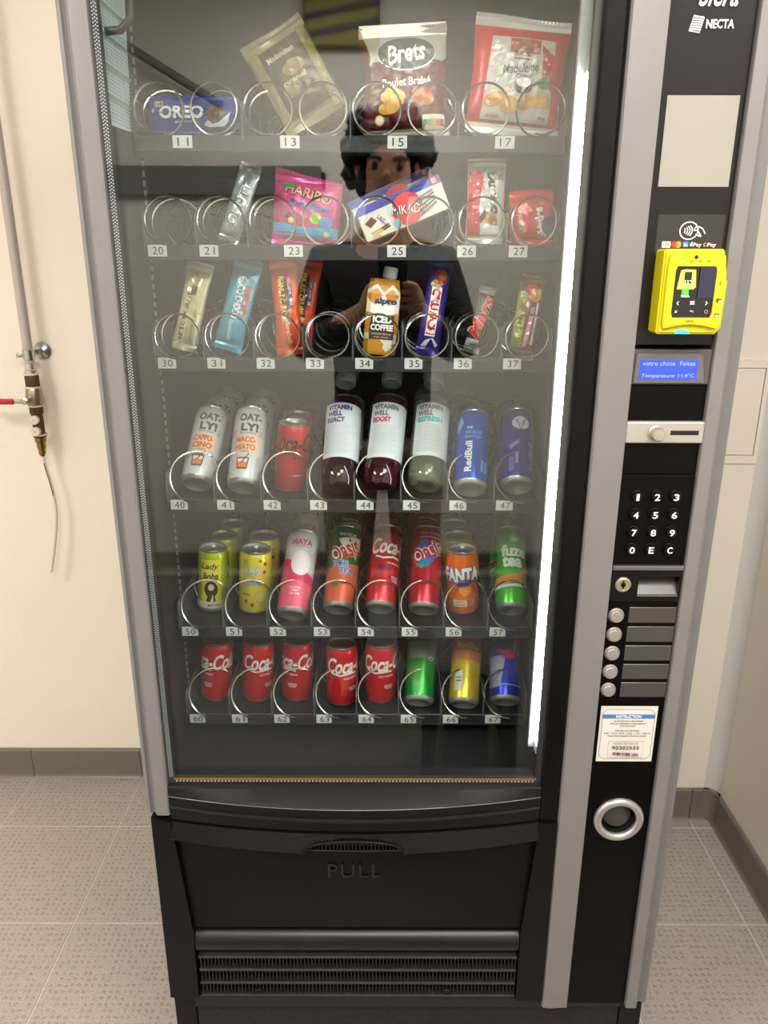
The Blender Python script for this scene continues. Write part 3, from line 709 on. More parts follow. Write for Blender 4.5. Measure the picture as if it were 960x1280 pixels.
# rolled bar above the grille
bm = bmesh.new(); rows = []
for k in range(13):
    a = math.radians(-80 + 175 * k / 12)
    rows.append([bm.verts.new((x, 0.020 - 0.022 * math.cos(a), 0.3310 + 0.0225 * math.sin(a))) for x in (-0.3005, 0.2180)])
for a, b in zip(rows[:-1], rows[1:]): bm.faces.new((a[0], a[1], b[1], b[0]))
part('rolled_bar', bm, mat((20, 19, 18), 0.35, noise=0.15, nscale=12, spec=0.35, name='bar_black'), smooth=50)
bm = bmesh.new(); box(bm, -0.3020, 0.2190, 0.045, 0.05, 0.215, 0.575); part('grille_backing', bm, M_VOID)
for z in (0.3062, 0.2790, 0.2514, 0.2245):
    bm = bmesh.new(); box(bm, -0.2985, 0.2165, -0.001, 0.012, z - 0.0022, z + 0.0022, 0.0008, 1); part('grille_bar', bm, mat((38, 37, 36), 0.4, noise=0.2, nscale=90, spec=0.3))
bm = bmesh.new(); x = -0.296
while x < 0.215: box(bm, x, x + 0.0017, 0.002, 0.026, 0.2245, 0.3062); x += 0.0058
tag(part('grille_fins', bm, mat((30, 29, 28), 0.45, spec=0.3)), kind='stuff')
for x in (-0.205, 0.105):
    bm = bmesh.new(); box(bm, x - 0.006, x + 0.006, -0.002, 0.006, 0.2300, 0.2390, 0.0008, 1); part('grille_clip', bm, M_BLACK)
# plinth
bm = bmesh.new(); box(bm, -0.3130, 0.3970, 0.004, 0.03, 0.1935, 0.2170, 0.002, 1); part('plinth_ledge', bm, mat((36, 34, 32), 0.5, noise=0.25, nscale=120, spec=0.2, name='plinth_dusty'))
bm = bmesh.new(); box(bm, -0.3130, 0.3970, 0.012, 0.03, 0.02, 0.1930, 0.002, 1); part('plinth', bm, mat((34, 32, 30), 0.55, noise=0.3, nscale=120, spec=0.2))
bm = bmesh.new(); box(bm, -0.3475, -0.3135, 0.010, 0.06, 0.02, 0.2235); part('plinth_cheek', bm, mat((14, 13, 13), 0.5, noise=0.3, nscale=150, spec=0.2))
bm = bmesh.new(); box(bm, 0.3975, 0.4330, 0.010, 0.06, 0.02, 0.2040); part('plinth_cheek', bm, mat((14, 13, 13), 0.5, noise=0.3, nscale=150, spec=0.2))
for x in (-0.30, 0.38):
    for y in (0.06, 0.78):
        bm = bmesh.new(); lathe(bm, [(0, 0), (0.022, 0), (0.022, 0.012), (0.009, 0.016), (0.009, 0.17), (0, 0.17)], 16, M=Matrix.Translation((x, y, 0))); part('foot', bm, M_ALU, smooth=30)

# ---- payment terminal
PO = (0.355, 0.0, 1.29)
PT = empty('payment_terminal', PO, label='yellow card payment terminal with small black screen below contactless decal', cat='payment terminal')
YEL = mat((194, 184, 14), 0.35, bump=0.03, bscale=900, name='yellow_plastic')
bm = bmesh.new()
out = [(0.3215, 1.2945), (0.3885, 1.2945), (0.3945, 1.3020), (0.3955, 1.3540), (0.3900, 1.3640), (0.3885, 1.3860), (0.3860, 1.3895), (0.3215, 1.3895), (0.3190, 1.3870), (0.3190, 1.2970)]
prism_y(bm, out, -0.027, 0.002)
bmesh.ops.bevel(bm, geom=[e for e in bm.edges if all(abs(v.co.y + 0.027) < 1e-5 for v in e.verts)], offset=0.0022, segments=2, affect='EDGES')
obj('housing', bm, YEL, PT, 35, PO)
bm = bmesh.new()   # raised front bezel with the screen opening
def ring_prism(bm, outer, inner, y0, y1):
    for y, fl_ in ((y0, 0), (y1, 1)): pass
    n = len(outer); A = [bm.verts.new((p[0], y1, p[1])) for p in outer]; B = [bm.verts.new((p[0], y0, p[1])) for p in outer]
    Cc = [bm.verts.new((p[0], y0, p[1])) for p in inner]; Dd = [bm.verts.new((p[0], y1, p[1])) for p in inner]
    for i in range(n):
        j = (i + 1) % n
        for q in ((A, B), (B, Cc), (Cc, Dd)): bm.faces.new((q[0][i], q[0][j], q[1][j], q[1][i]))
def bezel_out(a):
    pts_ = rrect(0.0690, 0.0850, 0.004, 6); return pts_
N = 48; outer = []; inner = []
for i in range(N):
    a = 2 * PI * i / N; c, s = math.cos(a), math.sin(a)
    def hit(hw, hh): 
        t = min(hw / abs(c) if abs(c) > 1e-6 else 9, hh / abs(s) if abs(s) > 1e-6 else 9); return c * t, s * t
    ox, oz = hit(0.0325, 0.0405); ix, iz = hit(0.0236, 0.0285)
    cx0, cz0 = 0.3560, 1.3422
    if s > 0 and abs(ox) < 0.010 and oz > 0.04: oz += 0.0035 * math.cos(ox / 0.010 * PI / 2)
    if s < 0 and oz < -0.04: oz += 0.0045 * max(0, 1 - (ox / 0.028) ** 2)
    if c > 0 and oz < 0.014 and abs(ox - 0.0325) < 1e-4: ox += 0.003
    outer.append((cx0 + ox, cz0 + oz)); inner.append((cx0 + ix, cz0 + iz))
ring_prism(bm, outer, inner, -0.0315, -0.0265)
obj('bezel', bm, YEL, PT, 35, PO)
bm = bmesh.new(); box(bm, 0.3322, 0.3798, -0.0292, -0.026, 1.3135, 1.3710); scr = obj('screen', bm, mat((20, 20, 22), 0.15, name='screen_black'), PT, None, PO)
G1 = (245, 240, 70); G2 = (70, 220, 60)
add_print('screen_image', scr, flatS(-0.0293), [Po([(0.3392, 1.3660), (0.3440, 1.3672), (0.3560, 1.3668), (0.3580, 1.3480), (0.3555, 1.3455), (0.3365, 1.3455)], G1), Rr(0.3480, 1.3580, 0.0088, 0.0130, (22, 24, 30)),
    Rr(0.3452, 1.3548, 0.0015, 0.0012, (220, 230, 240)), Rr(0.3482, 1.3548, 0.0015, 0.0012, (220, 230, 240)), Rr(0.3510, 1.3548, 0.0015, 0.0012, (220, 230, 240)), Rr(0.3452, 1.3528, 0.0015, 0.0012, (220, 230, 240)), Rr(0.3482, 1.3528, 0.0015, 0.0012, (220, 230, 240)),
    Rr(0.3462, 1.3425, 0.0080, 0.0075, G2), Po([(0.3420, 1.3388), (0.3502, 1.3388), (0.3520, 1.3368), (0.3425, 1.3368)], (210, 235, 205)), Rr(0.3700, 1.3530, 0.0185, 0.034, (28, 28, 52)),
    St([(0.3400, 1.3320), (0.3382, 1.3300), (0.3400, 1.3280)], 0.0010, W_), St([(0.3712, 1.3320), (0.3730, 1.3300), (0.3712, 1.3280)], 0.0010, W_),
    Rr(0.3557, 1.3320, 0.005, 0.0008, W_), Rr(0.3557, 1.3305, 0.005, 0.0008, W_), Rr(0.3557, 1.3290, 0.005, 0.0008, W_), St([(0.3365, 1.3218), (0.3390, 1.3192)], 0.0005, W_), St([(0.3365, 1.3192), (0.3390, 1.3218)], 0.0005, W_),
    St([(0.3575, 1.3195), (0.3575, 1.3212), (0.3540, 1.3212), (0.3550, 1.3220)], 0.0005, W_), St(arc(0.3726, 1.3206, 0.0018, 0.0018, 0, 360, 14), 0.0006, (150, 150, 150))], origin=PO, curved=False, emit=0.6)
add_print('bezel_print', PT, flatS(-0.0315), [El(0.3539, 1.3805, 0.0021, 0.0021, (10, 10, 8)), Rr(0.3487, 1.3762, 0.0040, 0.0010, (120, 118, 40)), Rr(0.3585, 1.3762, 0.0040, 0.0010, (120, 118, 40)), Rr(0.3681, 1.3764, 0.0040, 0.0010, (120, 118, 40)),
    T('NAYAX', 0.3550, 1.3098, 0.0095, 0.0022, (90, 84, 20), bold=0.03), Rr(0.3850, 1.3524, 0.0010, 0.0050, (110, 108, 60)), Rr(0.3852, 1.3345, 0.0060, 0.0012, (40, 38, 20)), Rr(0.3840, 1.3328, 0.0022, 0.0026, (60, 58, 40)), Rr(0.3862, 1.3318, 0.0022, 0.0026, (200, 196, 150)), Rr(0.3852, 1.3178, 0.0060, 0.0012, (40, 38, 20)), Rr(0.3850, 1.3160, 0.0032, 0.0024, (210, 206, 160))], origin=PO, curved=False)
bm = bmesh.new(); box(bm, 0.3368, 0.3414, -0.0320, -0.0314, 1.3755, 1.3769); obj('status_light', bm, mat((170, 255, 140), 0.4, emit=1.2), PT, None, PO)
bm = bmesh.new(); prism_y(bm, [(0.3490 + 0.0085 * math.cos(a * PI / 12), 1.2950 + 0.0050 * math.sin(a * PI / 12)) for a in range(13)], -0.0290, -0.0262); obj('card_slot_light', bm, mat((50, 150, 255), 0.4, emit=1.3), PT, None, PO)
# ------------------------------------------------------------------ goods
R_ = math.radians
def rot_of(back, roll, yaw=0): return (-R_(back), R_(roll), R_(yaw))
FLZ = [z + 0.0045 for z in TZ]
G_CANS = {3: 'drinks on the fourth shelf', 4: 'drinks on the fifth shelf', 5: 'drinks on the bottom shelf'}

def can_radius(r, h, contour=False):
    def f(v):
        if contour:
            t = v / h
            k = 1.0 + 0.05 * math.cos(4 * PI * (t - 0.18)) * (1 if t < 0.8 else 0)
            if t > 0.84: k *= 1 - 0.14 * ((t - 0.84) / 0.16)
            return r * k
        if v > h - 0.012: return r - 0.0045 * ((v - (h - 0.012)) / 0.012) ** 1.3
        if v < 0.006: return r - 0.004 * ((0.006 - v) / 0.006) ** 1.5
        return r
    return f
_cans = {}
def can(name, label, group, base, back, roll, r, h, col, specs, n_behind=0, behind_labels=(), dy=0.0775, dx=0.0, contour=False, metal=0.35, key=None, top=(196, 196, 194)):
    root = empty(name, base, rot_of(back, roll), label, 'can', group)
    f = can_radius(r, h, contour)
    bm = bmesh.new(); N = 24 if contour else 0
    hs = [0.0025, 0.004, 0.006] + ([0.006 + (h - 0.012) * k / 16 for k in range(1, 16)] if contour else [h * 0.3, h * 0.6, h - 0.012]) + [h - 0.008, h - 0.004]
    hs = sorted(hs)
    lathe(bm, [(f(z), z) for z in hs], 30); obj('can_body', bm, mat(col, 0.28, metal), root, 50)
    bm = bmesh.new(); rt = f(h - 0.004)
    lathe(bm, [(rt, h - 0.0045), (rt + 0.0008, h - 0.003), (rt + 0.0010, h - 0.0012), (rt, h - 0.0002), (rt - 0.0016, h - 0.001), (rt - 0.0025, h - 0.005), (0, h - 0.005)], 30)
    lid = obj('lid', bm, mat(top, 0.28, 0.9), root, 40)
    bm = bmesh.new(); lathe(bm, [(0.0001, 0.0002), (0.006, 0.0002), (0.0075, 0), (0.0078, 0.0012), (0, 0.0012)], 12, M=Matrix.Translation((0, -0.004, h - 0.0048))); obj('pull_tab', bm, M_ALU, lid, 40)
    bm = bmesh.new(); rb = f(0.003)
    lathe(bm, [(0, 0.009), (rb * 0.5, 0.007), (rb - 0.0045, 0.0008), (rb - 0.0035, 0.0), (rb - 0.0022, 0.0003), (rb + 0.0002, 0.0026), (f(0.006) + 0.0002, 0.0062)], 30)
    obj('base_dome', bm, mat((190, 190, 188), 0.3, 0.75), root, 45)
    if specs:
        def S(u, v, o):
            v = min(max(v, 0.0066), h - 0.0122) if not contour else v
            return Vector(((f(v) + o) * math.sin(u / r), -(f(v) + o) * math.cos(u / r), v))
        add_print('printed_label', root, S, specs, rough=0.3, metal=metal * 0.6, cu=0.004, cv=0.008 if contour else None)
    for k in range(n_behind):
        c = copy_tree(root); c.location = (base[0] + dx * (k + 1), base[1] + dy * (k + 1), base[2]); c['label'] = behind_labels[k]
    return root

WHT = (236, 234, 230); RED = (206, 18, 28); BLK = (20, 18, 18)
# --- fourth shelf
def oat(name, kind, words, base, back, roll, txt1, txt2, lane):
    G = (206, 204, 200)
    specs = [T('OAT-', 0.004, 0.112, 0.036, 0.014, (90, 90, 92), bold=0.05), T('LY!', 0.004, 0.094, 0.028, 0.015, (70, 70, 72), bold=0.06), T('SMOOTH OAT', 0.002, 0.0835, 0.026, 0.0026, (90, 90, 92)),
             Po(rrect(0.036, 0.030, 0.004), (238, 196, 160), 0.002, 0.064), T(txt1, 0.000, 0.0715, 0.031, 0.0105, (204, 96, 40), bold=0.05), T(txt2, 0.000, 0.0585, 0.031, 0.0105, (204, 96, 40), bold=0.05), T('DRINK', 0.001, 0.0505, 0.012, 0.0026, (120, 80, 60)),
             Po([(-0.011, 0.040), (0.008, 0.040), (0.006, 0.020), (-0.009, 0.020)], (96, 62, 44)), Po([(-0.009, 0.0375), (0.006, 0.0375), (0.0045, 0.0225), (-0.0075, 0.0225)], (222, 122, 60)), Po([(-0.009, 0.0375), (0.006, 0.0375), (0.0055, 0.032), (-0.0085, 0.032)], (238, 218, 196)), St([(-0.003, 0.030), (0.007, 0.047)], 0.0016, (60, 50, 46)),
             El(-0.022, 0.085, 0.004, 0.008, (180, 178, 176)), El(0.024, 0.036, 0.005, 0.009, (180, 178, 176)), El(0.022, 0.085, 0.003, 0.006, (176, 174, 172))]
    can(name, 'white and grey oat drink can with orange %s lettering, front of lane %s' % (words, lane), G_CANS[3], base, back, roll, 0.0260, 0.1367, G, specs, 2,
        ['second can in line behind the %s oat can' % words, 'third and deepest can behind the %s oat can' % words], metal=0.05)
oat('oat_drink_can', 'cappu', 'cappuccino', (-0.2925, 0.200, 1.0418), 45, 7, 'CAPPU-', 'CINO', '40')
oat('oat_drink_can', 'macc', 'macchiato', (-0.2165, 0.184, 1.0415), 43, 2, 'MACC-', 'HIATO', '41')
def cola_specs(h, main, sub, u0=0.0, col=WHT):
    return [T('Coca-Cola', u0 + 0.012, h * 0.71, 0.098, 0.029, col, bold=0.025, shear=0.35), St([(u0 - 0.028, h * 0.585), (u0 - 0.014, h * 0.555), (u0 + 0.004, h * 0.58), (u0 + 0.016, h * 0.57)], 0.0032, col), T(sub, u0 + 0.006, h * 0.50, 0.026, 0.0036, col), Rr(u0 + 0.010, h * 0.34, 0.016, 0.0012, col), Rr(u0 + 0.010, h * 0.315, 0.016, 0.0012, col), Rr(u0 + 0.010, h * 0.29, 0.012, 0.0012, col)]
can('cola_can', 'red cola can with black script lettering, front of lane 42', G_CANS[3], (-0.1525, 0.240, FLZ[3]), 0, 6, 0.0265, 0.112, (190, 12, 20), [T('Coca-Cola', 0.012, 0.082, 0.098, 0.030, BLK, bold=0.025, shear=0.35), St([(-0.022, 0.068), (-0.008, 0.065), (0.010, 0.068)], 0.0024, BLK), T('ZERO', 0.010, 0.058, 0.014, 0.0045, BLK), Rr(-0.026, 0.040, 0.008, 0.018, (150, 146, 140)), Rr(0.012, 0.030, 0.012, 0.0012, WHT)], 1, ['second red cola can behind the black scripted one in lane 42'], dy=0.068)

M_PET = glass_mat('clear_pet', (0.80, 0.82, 0.82), 0.07, 0.05)
def bottle(name, label, base, back, roll, liquid, trans, w1, c1, lane, behind):
    root = empty(name, base, rot_of(back, roll), label, 'bottle', G_CANS[3])
    H = 0.204; r = 0.0292
    pr = [(0, 0.006), (0.012, 0.004), (0.018, 0.0), (0.0235, 0.0015), (r - 0.002, 0.009), (r, 0.018), (r, 0.036), (r - 0.0008, 0.038), (r - 0.0008, 0.140), (r, 0.142), (r - 0.001, 0.150), (r - 0.0022, 0.1535), (r - 0.006, 0.163), (0.0150, 0.174), (0.0125, 0.178), (0.0125, 0.183), (0.0152, 0.184), (0.0152, 0.186)]
    bm = bmesh.new(); lathe(bm, pr, 32)
    for v in bm.verts:   # moulded feet
        if v.co.z < 0.008: v.co.z += 0.0007 * (1 + math.cos(5 * math.atan2(v.co.y, v.co.x)))
    for fc in bm.faces: fc.material_index = 1 if fc.calc_center_median().z > 0.1515 else 0
    obj('bottle_body', bm, [mat(liquid, 0.05, 0, coat=0.6, trans=trans), M_PET], root, 40)
    bm = bmesh.new(); lathe(bm, [(0.0148, 0.1862), (0.0160, 0.187), (0.0160, 0.2025), (0.0150, 0.204), (0, 0.204)], 28)
    cap = obj('cap', bm, mat((196, 204, 208), 0.45), root, 40)
    bm = bmesh.new()
    for k in range(26):
        a = 2 * PI * k / 26; c, s = math.cos(a), math.sin(a)
        vv = [bm.verts.new((c * (0.0160 + d) - s * t, s * (0.0160 + d) + c * t, z)) for z in (0.188, 0.2015) for d, t in ((0, -0.0008), (0.0006, 0), (0, 0.0008))]
        bm.faces.new((vv[0], vv[1], vv[4], vv[3])); bm.faces.new((vv[1], vv[2], vv[5], vv[4]))
    tag(obj('cap_ribs', bm, mat((188, 196, 200), 0.45), cap), kind='stuff')
    bm = bmesh.new(); rl_ = r + 0.0001; ns = 30; a0, a1 = R_(-62), R_(100)
    A = [[bm.verts.new((rl_ * math.sin(a0 + (a1 - a0) * i / ns), -rl_ * math.cos(a0 + (a1 - a0) * i / ns), z)) for i in range(ns + 1)] for z in (0.0415, 0.090, 0.1365)]
    for q in range(2):
        for i in range(ns): bm.faces.new((A[q][i], A[q][i + 1], A[q + 1][i + 1], A[q + 1][i]))
    lb = obj('paper_label', bm, mat((212, 216, 218), 0.45), root, 60)
    S = lambda u, v, o: Vector(((rl_ + o) * math.sin(u / rl_), -(rl_ + o) * math.cos(u / rl_), v))
    D = c1 if w1 == 'REACT' else (112, 116, 120)
    sp = [T('VITAMIN', -0.0050, 0.1285, 0.040, 0.0090, D, bold=0.05), T('WELL', -0.0125, 0.1175, 0.025, 0.0090, D, bold=0.05), T(w1, -0.0250 + len(w1) * 0.0029, 0.1065, len(w1) * 0.0058, 0.0090, c1, bold=0.05), T('vitamin drink', -0.014, 0.1020, 0.020, 0.0026, (130, 134, 138), bold=0)]
    for k in range(14): sp.append(Rr(-0.004 - 0.0015 * (k % 3), 0.0965 - 0.0036 * k, 0.040 - 0.003 * (k % 3), 0.0006, (168, 172, 174)))
    add_print('label_print', lb, S, sp, rough=0.45)
    c = copy_tree(root); c.location = (base[0] + 0.003, base[1] + 0.0795, base[2]); c['label'] = behind
bottle('drink_bottle', 'dark purple drink bottle with blue lettered white label, lane 43', (-0.0705, 0.178, 1.0415), 41, 3, (46, 12, 30), 0.25, 'REACT', (36, 44, 132), '43', 'second dark purple bottle behind the front one in lane 43')
bottle('drink_bottle', 'dark red drink bottle with red lettered white label, lane 44', (-0.0060, 0.180, 1.0410), 39, 7, (70, 16, 26), 0.3, 'BOOST', (206, 40, 72), '44', 'second dark red bottle behind the front one in lane 44')
bottle('drink_bottle', 'pale yellow drink bottle with turquoise lettered white label, lane 45', (0.0643, 0.188, 1.0415), 42, 7, (200, 208, 176), 0.8, 'REFRESH', (40, 176, 180), '45', 'second pale yellow bottle behind the front one in lane 45')
BL = (24, 76, 176)
can('energy_drink_can', 'bright blue slim can with white edition lettering, front of lane 46', G_CANS[3], (0.1316, 0.176, 1.0420), 46, 8, 0.0258, 0.1367, (6, 76, 176), [T('THE', -0.010, 0.098, 0.010, 0.0045, WHT), T('SEA BLUE', -0.004, 0.0895, 0.026, 0.0065, (120, 170, 226)), T('EDITION', -0.004, 0.081, 0.026, 0.0050, (120, 170, 226)), T('RedBull', -0.010, 0.045, 0.055, 0.011, WHT, rot=90, bold=0.03), Po([(-0.036, 0.10), (-0.026, 0.123), (-0.020, 0.108), (-0.030, 0.092)], (140, 172, 206)), Po([(0.012, 0.105), (0.024, 0.128), (0.036, 0.12), (0.030, 0.095)], (30, 60, 150)), Rr(0.012, 0.030, 0.004, 0.020, (120, 170, 226)), Rr(0.019, 0.030, 0.004, 0.020, (120, 170, 226))], 2, ['second bright blue slim can behind the front one in lane 46', 'third bright blue slim can deepest in lane 46'])
can('energy_drink_can', 'violet blue slim can with silver emblem, front of lane 47', G_CANS[3], (0.2050, 0.190, 1.0420), 46, 7, 0.0258, 0.1367, (26, 18, 128), [El(0.000, 0.104, 0.014, 0.012, (190, 192, 200)), St([(-0.007, 0.110), (0.0, 0.092), (0.007, 0.112)], 0.0022, (60, 50, 120)), Po([(-0.018, 0.062), (-0.002, 0.072), (-0.002, 0.066), (-0.016, 0.054)], (120, 124, 190)), T('RedBull', 0.018, 0.045, 0.050, 0.010, (120, 110, 200), rot=90), T('ENERGY', -0.006, 0.040, 0.022, 0.0045, (170, 172, 210), rot=90), Rr(-0.014, 0.028, 0.008, 0.026, (90, 92, 170))], 1, ['second violet blue slim can behind the front one in lane 47'])
# --- fifth shelf
can('bubble_tea_can', 'yellow-green bubble tea can with black script and figure, front of lane 50', G_CANS[4], (-0.2935, 0.250, FLZ[4]), 0, 4, 0.0245, 0.112, (176, 196, 30), [Rr(0.002, 0.053, 0.034, 0.088, (232, 222, 60)), T('Lady', 0.000, 0.084, 0.030, 0.014, (40, 60, 20), bold=0.02, shear=0.3), T('Boba', 0.001, 0.068, 0.026, 0.013, (40, 60, 20), bold=0.02, shear=0.2), El(0.002, 0.044, 0.011, 0.015, (60, 54, 40)), El(0.002, 0.048, 0.005, 0.006, (236, 226, 190)), Po([(-0.006, 0.022), (0.010, 0.022), (0.006, 0.040), (-0.001, 0.040)], (60, 54, 40)), Po([(0.001, 0.022), (0.006, 0.022), (0.005, 0.036)], (240, 232, 200)), Rr(0, 0.0155, 0.110, 0.011, (222, 220, 206)), T('MATCHA', 0.008, 0.0155, 0.022, 0.004, (60, 70, 30))], 2, ['second yellow-green bubble tea can in the middle of lane 50', 'third yellow-green bubble tea can deepest in lane 50'], dy=0.062, dx=0.006)
yb_s = [T('Lady', 0.000, 0.080, 0.030, 0.013, (60, 130, 190), bold=0.05, shear=0.3), T('Lady', 0.0005, 0.0805, 0.029, 0.012, (240, 240, 240), bold=0.01, shear=0.3), T('Boba', 0.001, 0.062, 0.030, 0.013, (60, 130, 190), bold=0.05, shear=0.2), T('Boba', 0.0015, 0.0625, 0.029, 0.012, (240, 240, 240), bold=0.01, shear=0.2), El(0.013, 0.034, 0.010, 0.011, (214, 190, 96)), El(0.013, 0.034, 0.007, 0.008, (226, 206, 120)), T('MANGO', -0.010, 0.038, 0.014, 0.004, (120, 110, 40))]
for u, v, c in ((0.012, 0.100, (120, 90, 110)), (-0.012, 0.098, (220, 160, 60)), (0.020, 0.092, (160, 70, 40)), (0.019, 0.078, (140, 60, 50)), (-0.010, 0.026, (180, 80, 40)), (0.000, 0.020, (160, 90, 60))): yb_s.append(El(u, v, 0.0028, 0.0034, c))
can('bubble_tea_can', 'pale yellow bubble tea can with blue and white script, front of lane 51', G_CANS[4], (-0.2210, 0.245, FLZ[4]), 0, 4, 0.0270, 0.112, (232, 214, 74), yb_s, 1, ['second pale yellow bubble tea can behind the front one in lane 51'], dy=0.066, dx=0.005)
may = [Po([(-0.042, 0.0), (0.042, 0.0), (0.042, 0.060), (0.02, 0.068), (0, 0.082), (-0.02, 0.092), (-0.042, 0.096)], (214, 50, 96)), Po([(-0.042, 0.0), (0.042, 0.0), (0.042, 0.046), (0, 0.054), (-0.042, 0.060)], (232, 92, 116)), El(0.004, 0.084, 0.0165, 0.022, (240, 226, 226)), T('MAYA', 0.002, 0.1225, 0.036, 0.0115, (190, 40, 92), bold=0.06), T('BULLES DE THE', 0.002, 0.1140, 0.030, 0.0026, (150, 60, 100)), T('LA LITCHI', 0.0, 0.040, 0.018, 0.0034, WHT, bold=0.03), T("C'EST", 0.0, 0.0345, 0.012, 0.0034, WHT, bold=0.03), T('LA VIE', 0.0, 0.029, 0.016, 0.0034, WHT, bold=0.03)]
can('sparkling_tea_can', 'white and pink sparkling drink can with round white moon, front of lane 52', G_CANS[4], (-0.1490, 0.187, 0.8232), 46, 6, 0.0262, 0.149, (214, 206, 206), may, 2, ['second white and pink can behind the moon can in lane 52', 'third white and pink can deepest in lane 52'], metal=0.1)
oas = [Po([(-0.03, 0.066), (0.042, 0.080), (0.042, 0.0), (-0.042, 0.0), (-0.042, 0.05)], (206, 96, 62)), Po([(-0.012, 0.12), (0.034, 0.128), (0.034, 0.104), (0.0, 0.10)], (240, 226, 210)), T('Oasis', 0.000, 0.100, 0.056, 0.034, (240, 232, 220), rot=30, bold=0.12), T('Oasis', 0.000, 0.100, 0.055, 0.033, (206, 36, 36), rot=30, bold=0.02), T('THE PECHE', 0.004, 0.128, 0.030, 0.006, WHT), T('ICE', -0.004, 0.074, 0.026, 0.012, WHT, bold=0.10), T('ICE', -0.004, 0.074, 0.025, 0.011, (60, 120, 180), bold=0.04), T('TEA', 0.006, 0.061, 0.026, 0.012, WHT, bold=0.10), T('TEA', 0.006, 0.061, 0.025, 0.011, (60, 120, 180), bold=0.04), El(-0.010, 0.036, 0.004, 0.004, (60, 140, 60)), Po([(0.014, 0.09), (0.024, 0.098), (0.022, 0.084)], (236, 150, 60))]
can('iced_tea_can', 'green and orange iced tea can with tilted red lettering, front of lane 53', G_CANS[4], (-0.0755, 0.206, 0.8242), 46, 6, 0.0262, 0.149, (14, 118, 70), oas, 1, ['second green iced tea can behind the front one in lane 53'])
che = cola_specs(0.149, 'Coca-Cola', 'CHERRY', 0.010) + [El(-0.006, 0.066, 0.006, 0.006, (110, 14, 50)), El(0.004, 0.064, 0.005, 0.005, (130, 20, 60)), Rr(0, 0.135, 0.15, 0.010, (96, 20, 50))]
can('cola_can', 'tall red cola can with purple cherries and band, front of lane 54', G_CANS[4], (-0.0060, 0.210, 0.8242), 46, 7, 0.0262, 0.149, (196, 18, 30), che, 1, ['second tall red cola can behind the cherry one in lane 54'])
oar = [T('Oasis', -0.002, 0.098, 0.060, 0.032, (244, 236, 234), rot=28, bold=0.12), T('Oasis', -0.002, 0.098, 0.059, 0.031, (190, 22, 46), rot=28, bold=0.02), Po([(-0.022, 0.070), (-0.002, 0.068), (0.018, 0.092), (0.004, 0.086), (-0.012, 0.082)], (40, 120, 196)), Po([(-0.020, 0.110), (-0.006, 0.122), (0.0, 0.112), (-0.012, 0.100)], (40, 100, 190)), Po([(-0.020, 0.074), (-0.010, 0.064), (-0.004, 0.072)], (70, 160, 80)), T('Thirst Thinking', 0.002, 0.1310, 0.034, 0.006, (238, 214, 214), bold=0.02), T('pomme framboise', 0.002, 0.1235, 0.034, 0.004, (238, 214, 214), bold=0.02)]
for k in range(7): oar.append(Po([(0.014, 0.106), (0.014 + 0.020 * math.cos(R_(20 * k - 10)) , 0.106 + 0.016 * math.sin(R_(20 * k - 10))), (0.0145, 0.107)], (250, 230, 230)))
can('fruit_drink_can', 'raspberry red fruit drink can with blue splash, front of lane 55', G_CANS[4], (0.0663, 0.205, 0.8242), 46, 6, 0.0264, 0.149, (184, 20, 44), oar, 2, ['second raspberry red can behind the blue splash can in lane 55', 'third raspberry red can deepest in lane 55'])
fan = [T('FANTA', -0.003, 0.072, 0.064, 0.030, (30, 60, 150), rot=3, bold=0.14), T('FANTA', -0.004, 0.073, 0.062, 0.026, (244, 244, 246), rot=3, bold=0.05), Po([(-0.020, 0.058), (0.018, 0.064), (0.008, 0.054), (-0.010, 0.052)], (70, 70, 170)), Po([(-0.008, 0.050), (0.012, 0.052), (0.014, 0.042), (0.002, 0.034), (-0.008, 0.042)], (246, 160, 30)), Rr(-0.006, 0.023, 0.022, 0.012, (226, 200, 176)), Rr(0.014, 0.024, 0.008, 0.012, (150, 150, 140)), St([(-0.012, 0.026), (0.000, 0.026)], 0.0012, (120, 90, 60)), St([(-0.012, 0.021), (0.002, 0.021)], 0.0012, (120, 90, 60))]
can('orange_soda_can', 'orange soda can with curved waist and white lettering, front of lane 56', G_CANS[4], (0.1345, 0.246, FLZ[4]), 0, -2, 0.0270, 0.112, (236, 112, 22), fan, 0, contour=True)
for k in range(2):
    can('lemon_soda_can', ['olive yellow can standing behind the orange one in lane 56', 'olive yellow can deepest in lane 56'][k], G_CANS[4], (0.1335 - 0.001 * k, 0.312 + 0.064 * k, FLZ[4]), 0, -3, 0.0270, 0.112, (176, 170, 22), [Rr(0.010, 0.094, 0.014, 0.004, (40, 60, 40))], 0, contour=True)
fuz = [Po([(-0.042, 0.036), (0.042, 0.046), (0.042, 0.066), (0.024, 0.078), (0.010, 0.058), (-0.042, 0.050)], (222, 136, 60)), Po([(-0.042, 0.030), (0.042, 0.038), (0.042, 0.042), (-0.042, 0.036)], WHT), T('fuze', 0.000, 0.099, 0.044, 0.022, WHT, bold=0.045), T('tea', -0.003, 0.079, 0.034, 0.021, WHT, bold=0.045), St(arc(0.0, 0.122, 0.0065, 0.0065, 0, 360, 18), 0.0012, WHT), Po([(-0.003, 0.118), (0.003, 0.118), (0.004, 0.124), (-0.004, 0.126)], WHT)]
can('iced_tea_can', 'bright green iced tea can with white lettering, front of lane 57', G_CANS[4], (0.2105, 0.207, 0.8232), 46, 6, 0.0262, 0.149, (70, 178, 26), fuz, 1, ['second bright green iced tea can behind the front one in lane 57'])
